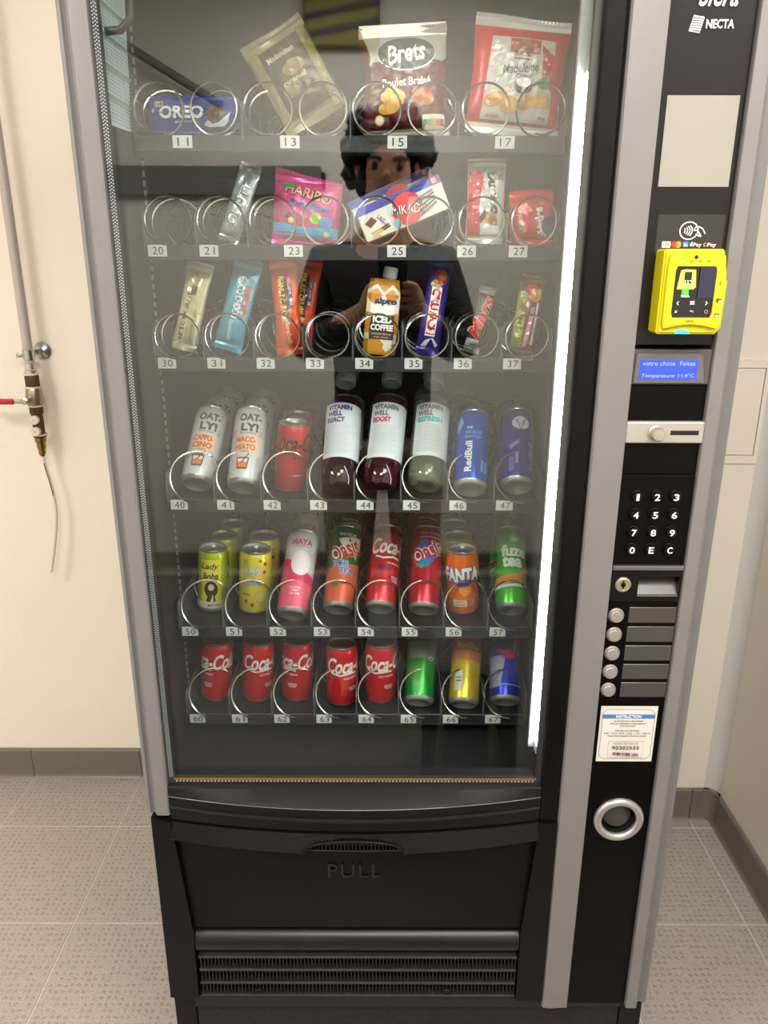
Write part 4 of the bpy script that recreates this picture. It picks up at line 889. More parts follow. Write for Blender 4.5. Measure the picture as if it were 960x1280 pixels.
# --- bottom shelf
for i, (x, y, u0, rl2) in enumerate(((-0.2955, 0.236, -0.020, 5), (-0.2225, 0.234, 0.014, 4), (-0.1530, 0.236, -0.016, 3), (-0.0735, 0.222, 0.012, 1), (-0.0050, 0.230, 0.004, 0))):
    can('cola_can', 'small red cola can on the bottom shelf, ' + ('last in line from the green can', 'fourth in line from the green can', 'third in line from the green can', 'second in line from the green can', 'right beside the green can')[i], G_CANS[5], (x, y, FLZ[5]), 0, rl2, 0.0268, 0.112, (208, 20, 30), cola_specs(0.112, 'Coca-Cola', 'GOUT ORIGINAL', u0), 0)
can('soda_can', 'bright green slim can with silver shoulder, lane 65', G_CANS[5], (0.0600, 0.184, 0.6622), 48, 7, 0.0255, 0.1367, (10, 140, 50), [Rr(0.0, 0.086, 0.16, 0.030, (120, 132, 130)), St(arc(0.014, 0.072, 0.004, 0.003, 0, 360, 10), 0.001, WHT), Rr(-0.008, 0.022, 0.018, 0.018, (60, 170, 84))], 0, metal=0.5)
can('energy_drink_can', 'yellow slim can fading to red at the top, lane 66', G_CANS[5], (0.1345, 0.178, 0.6622), 48, 10, 0.0258, 0.1367, (206, 176, 40), [Rr(0, 0.105, 0.16, 0.060, (168, 60, 50)), Rr(0, 0.080, 0.16, 0.018, (200, 120, 60)), T('RedBull', -0.002, 0.098, 0.040, 0.012, (214, 170, 120), rot=0), Rr(-0.016, 0.034, 0.014, 0.034, (206, 206, 190)), Rr(-0.016, 0.040, 0.010, 0.002, (120, 116, 90)), Rr(-0.016, 0.034, 0.010, 0.002, (120, 116, 90))], 0, metal=0.5)
can('energy_drink_can', 'silver and blue slim can with red lettering, lane 67', G_CANS[5], (0.2065, 0.186, 0.6622), 48, 6, 0.0258, 0.1367, (30, 44, 170), [Po([(-0.042, 0.02), (-0.014, 0.02), (-0.004, 0.075), (-0.042, 0.075)], (150, 156, 176)), Po([(0.008, 0.080), (0.042, 0.080), (0.042, 0.13), (0.012, 0.13)], (150, 156, 176)), T('RedBull', 0.0, 0.083, 0.040, 0.011, (206, 30, 60), bold=0.04), Po([(-0.012, 0.074), (-0.002, 0.079), (0.008, 0.079), (0.014, 0.073), (0.004, 0.070), (-0.006, 0.070)], (206, 30, 60)), Rr(0.0, 0.024, 0.16, 0.0016, (170, 176, 200))], 0, metal=0.5)

# --- wrapped goods
def pouch(name, label, cat, group, base, back, roll, w, h, t, col, specs, seam=0.011, seamcol=None, waist=0.0, yaw=0, rough=0.25, metal=0.1, bottom_seam=True, side=None, puff=0.6, clear=False, top_slant=0.0, wr=0.0009):
    root = empty(name, base, rot_of(back, roll, yaw), label, cat, group)
    hs0 = seam if bottom_seam else 0.0; hs1 = h - seam
    ph = random.uniform(0, 6)
    def half(v):
        q = (v - hs0) / (hs1 - hs0); q = min(1, max(0, q))
        return w / 2 * (1 - waist * math.sin(PI * q))
    def th(u, v):
        q = (v - hs0) / (hs1 - hs0); q = min(1, max(0, q)); a = min(1, abs(u) / half(v))
        base_ = t / 2 * (max(0.0, 1 - a ** 2.6)) ** 0.6 * max(0.0, 1 - abs(2 * q - 1) ** (2.2 / puff)) ** 0.62
        return base_ + wr * math.sin(u * 330 + v * 150 + ph) * math.sin(v * 240 - u * 90 + ph) * (1 - a ** 4) * min(1, 6 * q, 6 * (1 - q))
    def S(u, v, o): return Vector((u, -(th(u, v) + o + 0.0002), v))
    nu, nv = 18, 22; bm = bmesh.new(); F = []; B = []
    for j in range(nv + 1):
        v = hs0 + (hs1 - hs0) * j / nv; hw = half(v)
        fr = []; bk = []
        for i in range(nu + 1):
            u = -hw + 2 * hw * i / nu
            fr.append(bm.verts.new((u, -th(u, v) - 0.0002, v))); bk.append(fr[-1] if i in (0, nu) else bm.verts.new((u, th(u, v) + 0.0002, v)))
        F.append(fr); B.append(bk)
    for j in range(nv):
        for i in range(nu):
            bm.faces.new((F[j][i], F[j][i + 1], F[j + 1][i + 1], F[j + 1][i]))
            bm.faces.new((B[j][i + 1], B[j][i], B[j + 1][i], B[j + 1][i + 1]))
    bmesh.ops.triangulate(bm, faces=[f for f in bm.faces if len(f.verts) > 3]) if False else None
    m = mat(col, rough, metal, bump=0.25, bscale=120) if not clear else clear
    obj('wrapper', bm, m, root, 60)
    for lo, hi, ok, sg in ((0.0, hs0, bottom_seam, -1), (hs1, h, True, 1)):
        if not ok: continue
        bm = bmesh.new(); n = max(8, int(w / 0.0025)); rows = []
        for q in range(5):
            v = lo + (hi - lo) * q / 4; row = []
            for i in range(n + 1):
                u = -w / 2 + w * i / n; vv = v; edge = (q == 4 and sg > 0) or (q == 0 and sg < 0)
                if edge: vv += sg * 0.0012 * (i % 2)
                y = 0.0010 * math.sin(q * 2.4 + 0.8) + 0.004 * math.sin(u / w * 5 + ph) * (abs(vv - (hs1 if sg > 0 else hs0)) / seam)
                row.append(bm.verts.new((u, y, vv + top_slant * u * (1 if sg > 0 else 0) * abs(vv - hs1) / seam)))
            rows.append(row)
        for a, b in zip(rows[:-1], rows[1:]):
            for i in range(n): bm.faces.new((a[i], a[i + 1], b[i + 1], b[i]))
        ex = bmesh.ops.extrude_face_region(bm, geom=bm.faces[:]); bmesh.ops.translate(bm, verts=[g for g in ex['geom'] if isinstance(g, bmesh.types.BMVert)], vec=(0, 0.0004, 0))
        obj('end_seam', bm, mat(seamcol or col, rough, metal + 0.1), root)
    if specs:
        add_print('printed_front', root, S, specs, rough=rough, metal=metal * 0.5, cu=0.005, cv=0.005, base=0.0005)
    return root
Y0 = 0.203
S1, S2, S3 = 'snacks on the top shelf', 'snacks on the second shelf', 'bars and snacks on the third shelf'
# top shelf
pouch('cookie_pack', 'small blue cookie pack with white lettering, shelf space 11', 'cookies', S1, (-0.2575, Y0, FLZ[0] + 0.010), 6, 0, 0.121, 0.046, 0.030, (24, 60, 150),
      [T('OREO', -0.0150, 0.0235, 0.062, 0.017, (20, 30, 80), bold=0.09), T('OREO', -0.0150, 0.0240, 0.060, 0.016, WHT, bold=0.04), T('golden', -0.012, 0.0125, 0.026, 0.0040, (170, 180, 210)), Rr(-0.046, 0.0350, 0.012, 0.0075, (206, 190, 150)), T('1x3', -0.046, 0.0350, 0.009, 0.005, BLK), El(0.031, 0.0215, 0.0125, 0.0135, (92, 60, 44)), El(0.031, 0.0215, 0.0095, 0.0105, (108, 74, 54)), El(0.031, 0.0215, 0.005, 0.006, (84, 54, 40)), Po([(0.014, 0.009), (0.020, 0.014), (0.026, 0.010), (0.034, 0.012), (0.042, 0.018), (0.050, 0.024), (0.046, 0.012), (0.040, 0.0075), (0.020, 0.0065)], (232, 236, 240)), El(-0.054, 0.026, 0.002, 0.003, (180, 190, 210))], seam=0.004, puff=2.0)
gold = pouch('sweets_bag', 'gold and clear sweets bag slumped sideways, shelf space 13', 'bag', S1, (-0.092, Y0 + 0.012, FLZ[0] + 0.028), 8, -30, 0.092, 0.128, 0.030, (78, 64, 46),
      [Rr(-0.036, 0.060, 0.014, 0.112, (146, 134, 84)), Rr(0.037, 0.060, 0.012, 0.112, (146, 134, 84)), T('Madeleines', -0.002, 0.092, 0.040, 0.008, (206, 196, 170), rot=0), El(0.006, 0.070, 0.016, 0.010, (150, 128, 90)), El(-0.008, 0.046, 0.014, 0.010, (140, 116, 80)), El(0.012, 0.036, 0.016, 0.010, (92, 70, 46)), T('caramel', 0.000, 0.056, 0.034, 0.007, (206, 196, 170)), Rr(0, 0.019, 0.04, 0.010, (70, 54, 40))], seam=0.016, seamcol=(142, 132, 92), rough=0.3, wr=0.0016)
brs = [Po([(-0.058, 0.140), (0.058, 0.140), (0.056, 0.096), (0.046, 0.088), (-0.046, 0.088), (-0.044, 0.100)], (176, 170, 158)), Po([(-0.054, 0.012), (0.054, 0.012), (0.048, 0.092), (-0.042, 0.092)], (92, 20, 18)), El(0.003, 0.100, 0.038, 0.0215, WHT), El(0.003, 0.101, 0.0375, 0.0205, (60, 58, 54)), T('Brets', 0.003, 0.1010, 0.050, 0.0235, WHT, rot=6, bold=0.03, shear=0.15), T('Poulet Braisé', 0.002, 0.0660, 0.064, 0.0100, (240, 232, 214), rot=2, bold=0.02),
       El(-0.018, 0.046, 0.016, 0.0085, (226, 170, 60), -15), El(-0.014, 0.052, 0.014, 0.007, (238, 192, 84), -20), El(-0.022, 0.036, 0.015, 0.008, (222, 160, 50), 10), El(0.022, 0.048, 0.014, 0.011, (176, 82, 36)), El(0.028, 0.044, 0.009, 0.007, (198, 108, 52)), El(0.014, 0.052, 0.006, 0.005, (214, 130, 64)), El(-0.036, 0.022, 0.0062, 0.0062, (222, 196, 60)), El(-0.036, 0.022, 0.0045, 0.0045, (240, 234, 214)),
       Po(rrect(0.030, 0.016, 0.003), (232, 230, 224), 0.036, 0.018), Rr(0.0255, 0.0165, 0.0052, 0.008, (40, 130, 70)), Rr(0.0310, 0.0165, 0.0052, 0.008, (140, 180, 60)), Rr(0.0368, 0.0165, 0.0060, 0.010, (230, 190, 50)), Rr(0.0425, 0.0165, 0.0052, 0.008, (226, 130, 50)), Rr(0.0478, 0.0165, 0.0045, 0.008, (210, 60, 50)), T('C', 0.0368, 0.0165, 0.003, 0.005, WHT)]
pouch('crisps_bag', 'dark red crisps bag with white oval lettering, shelf space 15', 'crisps', S1, (0.0300, Y0, FLZ[0] + 0.004), 5, -3, 0.117, 0.136, 0.036, (92, 20, 18), brs, seam=0.012, seamcol=(178, 170, 156), waist=0.07, metal=0.15)
mad = [Po([(-0.046, 0.016), (0.046, 0.016), (0.044, 0.116), (-0.040, 0.116)], (200, 192, 184)), Po([(0.026, 0.110), (0.050, 0.094), (0.046, 0.052), (0.030, 0.070)], (196, 24, 32)), Rr(0.004, 0.106, 0.040, 0.018, (170, 76, 50)), St([(-0.010, 0.090), (0.014, 0.090), (0.014, 0.103), (-0.010, 0.103), (-0.010, 0.090)], 0.0012, (80, 44, 30)), T('St MICHEL', 0.002, 0.0965, 0.021, 0.0060, (90, 50, 36), bold=0.03), T('Madeleine', 0.000, 0.0790, 0.048, 0.0110, (60, 66, 80), rot=9, bold=0.01, shear=0.3), T('Coeur', 0.006, 0.0700, 0.022, 0.0060, (50, 90, 160), rot=5), Po([(0.020, 0.064), (0.040, 0.074), (0.042, 0.058), (0.030, 0.056)], (90, 150, 80)), El(0.006, 0.058, 0.012, 0.010, (110, 60, 36)), El(0.006, 0.062, 0.010, 0.006, (240, 236, 228)),
       El(-0.030, 0.040, 0.015, 0.0085, (214, 148, 60), 20), El(-0.010, 0.034, 0.013, 0.0105, (222, 160, 70), -10), El(0.010, 0.038, 0.011, 0.0085, (206, 136, 56), 30), El(0.028, 0.042, 0.016, 0.0085, (226, 166, 72), 5), El(-0.008, 0.036, 0.007, 0.006, (238, 190, 100)), El(0.030, 0.044, 0.009, 0.004, (240, 196, 110)), El(-0.032, 0.043, 0.008, 0.004, (236, 184, 96)), T('85g', 0.036, 0.0215, 0.010, 0.0045, (60, 56, 54)), T('100% FRANCE', -0.030, 0.0200, 0.018, 0.0030, (100, 96, 60))]
pouch('cake_bag', 'red and white bag picturing shell cakes, shelf space 17', 'bag', S1, (0.1715, Y0, FLZ[0] + 0.008), 6, 5, 0.128, 0.144, 0.034, (204, 20, 32), mad, seam=0.013, seamcol=(224, 220, 214), waist=0.05, metal=0.05)
# second shelf
CLR = mat((196, 202, 204), 0.15, 0.35, bump=0.5, bscale=160, name='clear_film')
pouch('chocolate_bar', 'silvery chocolate bar standing tilted in lane 21', 'bar', S2, (-0.2215, Y0, FLZ[1] + 0.008), 6, 20, 0.030, 0.108, 0.016, (180, 186, 188), [T('BOUNTY', 0.0, 0.050, 0.070, 0.0125, (60, 70, 80), rot=84, bold=0.06), T('BOUNTY', 0.0, 0.050, 0.069, 0.0120, (236, 240, 242), rot=84, bold=0.02), El(0.002, 0.088, 0.006, 0.008, (120, 130, 132)), El(-0.002, 0.018, 0.007, 0.006, (160, 166, 168))], seam=0.010, rough=0.18, metal=0.45, wr=0.0016)
har = [Po([(-0.045, 0.012), (0.045, 0.012), (0.045, 0.026), (0.0, 0.023), (-0.045, 0.028)], (60, 170, 214)), Po([(-0.045, 0.008), (0.045, 0.008), (0.045, 0.014), (-0.045, 0.017)], (224, 56, 150)), T('HARIBO', 0.002, 0.0680, 0.066, 0.0140, (60, 30, 40), rot=-12, bold=0.10), T('HARIBO', 0.002, 0.0684, 0.065, 0.0135, (206, 150, 120), rot=-12, bold=0.02), T('Dragibus', 0.004, 0.0510, 0.056, 0.0110, (40, 80, 150), rot=-8, bold=0.06), T('Dragibus', 0.004, 0.0513, 0.055, 0.0105, (90, 130, 190), rot=-8, bold=0.0), El(0.014, 0.036, 0.008, 0.0075, (130, 190, 50)), El(0.028, 0.032, 0.009, 0.0075, (70, 130, 206)), El(-0.008, 0.034, 0.006, 0.005, (180, 60, 90)), El(-0.026, 0.038, 0.005, 0.004, (40, 40, 60)), El(-0.020, 0.031, 0.004, 0.004, (226, 180, 60)), El(0.030, 0.0165, 0.004, 0.0035, (226, 206, 60)), Rr(-0.026, 0.078, 0.018, 0.006, (40, 130, 60))]
pouch('candy_bag', 'pink candy bag with blue and magenta bottom, shelf space 23', 'candy', S2, (-0.1135, Y0, FLZ[1] + 0.002), 8, 5, 0.094, 0.094, 0.030, (196, 52, 116), har, seam=0.009, seamcol=(214, 50, 140), metal=0.1, top_slant=-0.15)
def biscuit_box(label, base, roll, printed=True):
    root = empty('biscuit_box', base, rot_of(6, roll), label, 'biscuits', S2)
    bm = bmesh.new(); box(bm, -0.0625, 0.0625, -0.010, 0.010, 0, 0.047, 0.0006, 1)
    obj('carton', bm, mat((222, 216, 206), 0.4), root)
    sp = [Rr(0.0, 0.0415, 0.1245, 0.0105, (44, 66, 170)), Rr(0.0, 0.0405, 0.050, 0.0014, (30, 26, 40), rot=0), Rr(0.018, 0.0430, 0.040, 0.0018, (40, 30, 36)), Rr(0.0535, 0.0415, 0.0085, 0.0105, (190, 40, 50)), T('LU', 0.0535, 0.0415, 0.006, 0.006, WHT, bold=0.04, rot=-90),
          El(0.0075, 0.0215, 0.0220, 0.0215, (214, 36, 40)), T('MIKADO', 0.010, 0.0195, 0.052, 0.0125, (24, 20, 24), rot=-14, bold=0.06), T('MIKADO', 0.010, 0.0200, 0.051, 0.0120, (240, 236, 230), rot=-14, bold=0.0), Rr(-0.041, 0.018, 0.040, 0.034, (236, 232, 224)), Po([(-0.056, 0.024), (-0.044, 0.030), (-0.038, 0.022), (-0.050, 0.016)], (96, 50, 34)), T('LAIT', -0.032, 0.0225, 0.012, 0.006, (60, 80, 150), rot=-60), T('chocolat', -0.030, 0.0165, 0.014, 0.004, (60, 80, 150), rot=-60),
          St([(-0.052, 0.0085), (-0.030, 0.0115)], 0.0022, (214, 160, 60)), St([(-0.050, 0.0055), (-0.028, 0.0085)], 0.0022, (226, 176, 76)), St([(-0.036, 0.0100), (-0.024, 0.0125)], 0.0024, (84, 40, 28)), St([(-0.034, 0.0075), (-0.023, 0.0095)], 0.0024, (84, 40, 28)), T('100g', -0.046, 0.0030, 0.012, 0.003, (206, 160, 60)), El(-0.012, 0.0085, 0.0055, 0.0060, (110, 180, 224))]
    for k in range(5): sp.append(St([(0.022, 0.006 + 0.0055 * k), (0.048, 0.0150 + 0.0042 * k)], 0.0019, (96, 74, 62)))
    add_print('carton_print', root, flatS(-0.010), sp, curved=False)
    bm = bmesh.new(); box(bm, -0.0622, 0.0622, -0.0096, 0.0096, 0.0470, 0.0474); obj('carton_top', bm, mat((40, 58, 160), 0.4), root)
biscuit_box('white and blue biscuit box with red disc lying aslant, shelf space 25', (0.0335, Y0, 1.4205), -22)
biscuit_box('second blue biscuit box pushed up behind the red disc box', (0.0235, Y0 + 0.034, 1.4335), -23)
bue = [Po([(-0.025, 0.010), (-0.006, 0.010), (-0.010, 0.045), (-0.004, 0.095), (-0.025, 0.095)], (206, 30, 34)), Rr(0.004, 0.060, 0.020, 0.070, (206, 204, 200)), T('bueno', 0.010, 0.066, 0.058, 0.0140, (70, 46, 40), rot=-82, bold=0.05), T('kinder', -0.006, 0.082, 0.026, 0.0060, (206, 40, 40), rot=-82, bold=0.04), El(0.008, 0.030, 0.009, 0.012, (206, 160, 90), 20), El(0.010, 0.030, 0.006, 0.009, (150, 96, 50), 20), Po([(-0.012, 0.030), (-0.002, 0.044), (0.004, 0.040), (-0.006, 0.026)], (96, 54, 36)), Po([(-0.008, 0.012), (0.022, 0.012), (0.020, 0.022), (0.0, 0.026)], (226, 228, 230)), Rr(0.016, 0.088, 0.012, 0.008, (150, 120, 100))]
pouch('chocolate_bar', 'white and red chocolate bar wrapper standing upright in lane 26', 'bar', S2, (0.1405, Y0, FLZ[1] + 0.006), 7, 1, 0.054, 0.112, 0.018, (214, 212, 208), bue, seam=0.010, metal=0.2, waist=0.05, wr=0.0014)
ski = [T('Skittles', 0.010, 0.030, 0.040, 0.013, WHT, rot=100, bold=0.05), T('Skittles', -0.018, 0.036, 0.030, 0.007, (236, 200, 190), rot=100, bold=0.03), El(0.020, 0.026, 0.008, 0.012, (90, 60, 110)), El(0.022, 0.020, 0.006, 0.006, (70, 120, 80))]
for u, v, c in ((-0.010, 0.054, (230, 190, 50)), (0.002, 0.052, (120, 170, 60)), (-0.018, 0.050, (236, 140, 40)), (0.012, 0.055, (206, 120, 40)), (-0.004, 0.046, (220, 210, 60)), (-0.012, 0.020, (230, 160, 40)), (-0.018, 0.026, (90, 160, 60))): ski.append(El(u, v, 0.0028, 0.0026, c))
pouch('candy_bag', 'small red candy bag with white sideways lettering, lane 27', 'candy', S2, (0.2085, Y0, FLZ[1] + 0.003), 7, -2, 0.062, 0.074, 0.022, (206, 20, 34), ski, seam=0.010, metal=0.1)
# third shelf
pouch('snack_bar', 'beige snack bar leaning in lane 30', 'bar', S3, (-0.2965, Y0, FLZ[2] + 0.010), 8, 14, 0.038, 0.128, 0.018, (190, 182, 132), [Rr(-0.009, 0.050, 0.012, 0.096, (206, 196, 150)), T('WHITE CHOCOLATE', -0.007, 0.045, 0.076, 0.0062, (74, 62, 40), rot=88, bold=0.04), Rr(0.000, 0.087, 0.008, 0.014, (84, 70, 46)), T('Barebells', -0.002, 0.102, 0.026, 0.005, (130, 120, 90), rot=85), T('protein bar', 0.007, 0.040, 0.050, 0.004, (120, 110, 80), rot=88), Rr(0.013, 0.03, 0.004, 0.05, (226, 222, 206))], seam=0.012, seamcol=(182, 178, 150), waist=0.06, metal=0.2, wr=0.0012)
pouch('snack_bar', 'light blue coconut snack bar leaning in lane 31', 'bar', S3, (-0.2325, Y0, FLZ[2] + 0.010), 8, 16, 0.042, 0.134, 0.020, (86, 164, 190), [T('COCO CHOCO', 0.000, 0.078, 0.062, 0.0110, (100, 50, 40), rot=-90, bold=0.10), T('COCO CHOCO', 0.000, 0.078, 0.061, 0.0105, (240, 236, 228), rot=-90, bold=0.03), Rr(0.011, 0.076, 0.007, 0.042, (178, 90, 66)), T('Barebells', -0.002, 0.030, 0.030, 0.006, (190, 224, 232), rot=-88, shear=0.2), Po([(0.008, 0.110), (0.018, 0.116), (0.019, 0.104)], (150, 206, 220))], seam=0.013, waist=0.05, metal=0.15, wr=0.0012)
ors = [Rr(0.000, 0.077, 0.010, 0.062, (74, 44, 34)), T('PEANUT CARAMEL', -0.0035, 0.078, 0.066, 0.0085, (226, 190, 70), rot=-88, bold=0.06), Rr(0.008, 0.082, 0.006, 0.036, (70, 50, 110)), T('SOFT PROTEIN BAR', 0.008, 0.082, 0.034, 0.0035, (220, 200, 200), rot=-88), T('Barebells', 0.002, 0.030, 0.034, 0.007, (240, 214, 190), rot=-88, bold=0.02, shear=0.2)]
pouch('snack_bar', 'orange peanut snack bar leaning in lane 32, front one', 'bar', S3, (-0.1390, Y0, FLZ[2] + 0.004), 8, -4, 0.040, 0.136, 0.020, (226, 84, 28), ors, seam=0.013, waist=0.06, metal=0.15, wr=0.0012)
pouch('snack_bar', 'second orange snack bar behind, leaning right in lane 32', 'bar', S3, (-0.1330, Y0 + 0.045, FLZ[2] + 0.008), 8, 9, 0.040, 0.136, 0.020, (206, 74, 28), ors, seam=0.013, waist=0.06, metal=0.15)
# iced coffee carton: faceted prism carton with a white screw cap
ic = empty('iced_coffee_carton', (-0.0085, Y0 + 0.012, FLZ[2] + 0.003), rot_of(6, 5), 'white and caramel iced coffee carton with white screw cap, lane 34', 'carton', S3)
bm = bmesh.new(); W2, D2, H2 = 0.0245, 0.017, 0.108; ch = 0.007
def octo(k, z, dy=0): return [bm.verts.new((x * k, y * k + dy, z)) for x, y in ((-W2 + ch, -D2), (W2 - ch, -D2), (W2, -D2 + ch), (W2, D2 - ch), (W2 - ch, D2), (-W2 + ch, D2), (-W2, D2 - ch), (-W2, -D2 + ch))]
rg = [octo(0.94, 0.0), octo(1.0, 0.004), octo(1.0, 0.086), octo(0.92, 0.098), octo(0.86, H2, 0.003)]
for a, b in zip(rg[:-1], rg[1:]):
    for i in range(8): bm.faces.new((a[i], a[(i + 1) % 8], b[(i + 1) % 8], b[i]))
bm.faces.new(rg[0]); bm.faces.new(rg[-1][::-1]); obj('carton', bm, mat((206, 140, 40), 0.3), ic)
bm = bmesh.new(); lathe(bm, [(0.0085, -0.004), (0.0085, 0.002), (0.0105, 0.003), (0.0105, 0.016), (0.0098, 0.0175), (0, 0.0175)], 24, M=Matrix.Translation((0.006, 0.0, H2)) @ Matrix.Rotation(R_(6), 4, 'Y')); obj('screw_cap', bm, mat((226, 228, 230), 0.4), ic, 35)
def ICS(u, v, o):
    y = -D2 + max(0, abs(u) - (W2 - ch)) ; y += 0.0 if v < 0.086 else (v - 0.086) * 0.12
    return Vector((u, y - o - 0.0002, v))
add_print('carton_print', ic, ICS, [Po([(-0.0235, 0.060), (-0.0235, 0.092), (-0.010, 0.100), (0.0, 0.088), (0.012, 0.100), (0.0235, 0.090), (0.0235, 0.060), (0, 0.056)], (236, 232, 224)), Po([(-0.0235, 0.020), (-0.006, 0.026), (0.010, 0.012), (0.0235, 0.018), (0.0235, 0.030), (0.006, 0.034), (-0.0235, 0.030)], (232, 226, 214)), Po([(0.004, 0.010), (0.010, 0.004), (0.018, 0.012), (0.008, 0.024)], (232, 226, 214)), T('alpro', 0.004, 0.0755, 0.032, 0.0115, (30, 44, 110), bold=0.05), Rr(0.001, 0.0500, 0.034, 0.0130, (40, 28, 22)), Rr(0.001, 0.0385, 0.036, 0.0120, (40, 28, 22)), Rr(0.001, 0.0275, 0.036, 0.0110, (70, 48, 36)), T('ICED', 0.001, 0.0505, 0.028, 0.0105, (244, 240, 234), bold=0.06), T('COFFEE', 0.001, 0.0390, 0.033, 0.0090, (244, 240, 234), bold=0.06), T('caramel flavour', 0.001, 0.0300, 0.030, 0.0030, (214, 180, 140)), T('soya drink', 0.001, 0.0250, 0.022, 0.0030, (214, 180, 140))], cu=0.0035)
cru = [Rr(-0.001, 0.062, 0.0145, 0.070, (240, 234, 232)), T('CRUNCH', -0.001, 0.062, 0.066, 0.0125, (190, 26, 40), rot=-90, bold=0.08), El(0.003, 0.112, 0.010, 0.012, (150, 60, 40), 20), El(0.004, 0.114, 0.006, 0.007, (180, 90, 60)), El(-0.006, 0.102, 0.006, 0.004, (206, 160, 90), 40), Po([(-0.012, 0.012), (-0.004, 0.012), (0.002, 0.024), (0.010, 0.012), (0.013, 0.016), (0.004, 0.025), (-0.006, 0.021)], (226, 222, 214)), El(0.000, 0.098, 0.004, 0.003, (190, 170, 140))]
pouch('chocolate_bar', 'purple chocolate bar with red letters on white, lane 35', 'bar', S3, (0.0625, Y0, FLZ[2] + 0.004), 8, 9, 0.034, 0.140, 0.018, (56, 40, 130), cru, seam=0.014, metal=0.15, waist=0.03)
pouch('chocolate_bar', 'small black chocolate bar with red script, lane 36', 'bar', S3, (0.1270, Y0, FLZ[2] + 0.008), 8, 15, 0.024, 0.096, 0.016, (20, 16, 15), [T('Mars', 0.0, 0.052, 0.064, 0.0185, (236, 190, 150), rot=80, bold=0.09, shear=0.3), T('Mars', 0.0, 0.052, 0.063, 0.0180, (206, 30, 30), rot=80, bold=0.03, shear=0.3), Rr(-0.002, 0.014, 0.018, 0.010, (190, 194, 190)), Rr(0.002, 0.010, 0.012, 0.004, (120, 128, 124))], seam=0.010, rough=0.35, metal=0.0, seamcol=(120, 120, 116))
mao = [Po([(-0.018, 0.010), (-0.004, 0.010), (-0.006, 0.09), (-0.018, 0.09)], (150, 150, 50)), El(-0.010, 0.030, 0.005, 0.006, (190, 206, 60)), El(-0.011, 0.048, 0.005, 0.006, (176, 190, 50)), El(-0.010, 0.066, 0.005, 0.006, (110, 120, 50)), El(-0.009, 0.084, 0.005, 0.005, (120, 130, 60)), Po([(-0.002, 0.010), (0.004, 0.012), (0.008, 0.070), (0.002, 0.068)], (226, 150, 170)), Rr(0.011, 0.046, 0.0035, 0.060, (236, 226, 210)), El(0.006, 0.086, 0.008, 0.010, (226, 150, 40)), El(0.000, 0.096, 0.008, 0.007, (190, 60, 40)), El(0.010, 0.092, 0.004, 0.004, (240, 206, 90)), T('MAO', -0.010, 0.058, 0.030, 0.006, (70, 70, 20), rot=85)]
pouch('candy_stick', 'multicoloured candy stick pack with green and pink stripes, lane 37', 'candy', S3, (0.2015, Y0, FLZ[2] + 0.004), 8, 8, 0.036, 0.114, 0.020, (120, 60, 44), mao, seam=0.010, metal=0.3, waist=-0.05, wr=0.0012)
# ------------------------------------------------------------------ water pipe on the back wall
WP = (-0.808, WB, 0.64)
pp = empty('water_pipe', WP, label='grey water pipe with red-handled valve and loose white hose on back wall', cat='pipe')
yp = WB - 0.045
def ppart(name, bm, m, sm=40, par=None): return obj(name, bm, m, par or pp, sm, WP)
bm = bmesh.new(); tube(bm, [(-0.808, yp, CEIL - 0.004), (-0.808, yp, 1.130)], 0.0105, 16); ppart('pipe', bm, mat((178, 170, 160), 0.4))
bm = bmesh.new(); Mz = Matrix.Translation((-0.808, yp, 0))
lathe(bm, [(0.0108, 1.150), (0.0118, 1.149), (0.0118, 1.135), (0.0140, 1.133), (0.0140, 1.124), (0.010, 1.122)], 16, M=Mz); ppart('sleeve', bm, M_ALUD)
cl = bmesh.new(); lathe(cl, [(0.0118, 1.156), (0.0130, 1.157), (0.0130, 1.178), (0.0118, 1.179), (0.0115, 1.156)], 18, M=Mz); box(cl, -0.836, -0.820, yp - 0.003, yp + 0.003, 1.161, 1.173, 0.001); c0 = ppart('clamp', cl, M_ALU)
bm = bmesh.new(); lathe(bm, [(0.0045, -0.005), (0.0045, 0.004), (0.003, 0.006), (0, 0.006)], 6, M=Matrix.Translation((-0.829, yp - 0.003, 1.167)) @ Matrix.Rotation(PI / 2, 4, 'X')); ppart('clamp_screw', bm, M_ALU, 20, c0)
bm = bmesh.new(); lathe(bm, [(0.0, 0.0), (0.019, 0.0), (0.020, 0.004), (0.014, 0.009), (0.006, 0.012), (0.006, 0.030), (0, 0.03)], 24, M=Matrix.Translation((-0.794, WB, 1.172)) @ Matrix.Rotation(PI / 2, 4, 'X')); ppart('wall_flange', bm, M_ALU, 40, c0)
BR = mat((84, 64, 40), 0.4, 0.7, noise=0.2, nscale=90, name='aged_brass')
bm = bmesh.new(); lathe(bm, [(0, 1.124), (0.0155, 1.123), (0.0165, 1.120), (0.0165, 1.098), (0.0145, 1.095), (0, 1.095)], 8, M=Mz); ppart('hex_fitting', bm, BR, 20)
bm = bmesh.new(); lathe(bm, [(0.015, 1.096), (0.0175, 1.092), (0.0190, 1.075), (0.0180, 1.055), (0.0150, 1.050)], 18, M=Mz); vb = ppart('valve_body', bm, mat((164, 150, 128), 0.35, 0.85))
bm = bmesh.new(); lathe(bm, [(0.0065, 0), (0.0065, 0.022), (0.0085, 0.022), (0.0085, 0.028), (0.0045, 0.030), (0, 0.030)], 8, M=Matrix.Translation((-0.814, yp - 0.012, 1.068)) @ Matrix.Rotation(PI / 2, 4, 'X')); ppart('stem_nut', bm, M_ALU, 25, vb)
bm = bmesh.new(); box(bm, -0.840, -0.808, yp - 0.040, yp - 0.037, 1.0625, 1.0745, 0.001); h0 = ppart('lever', bm, M_ALU, 25, vb)
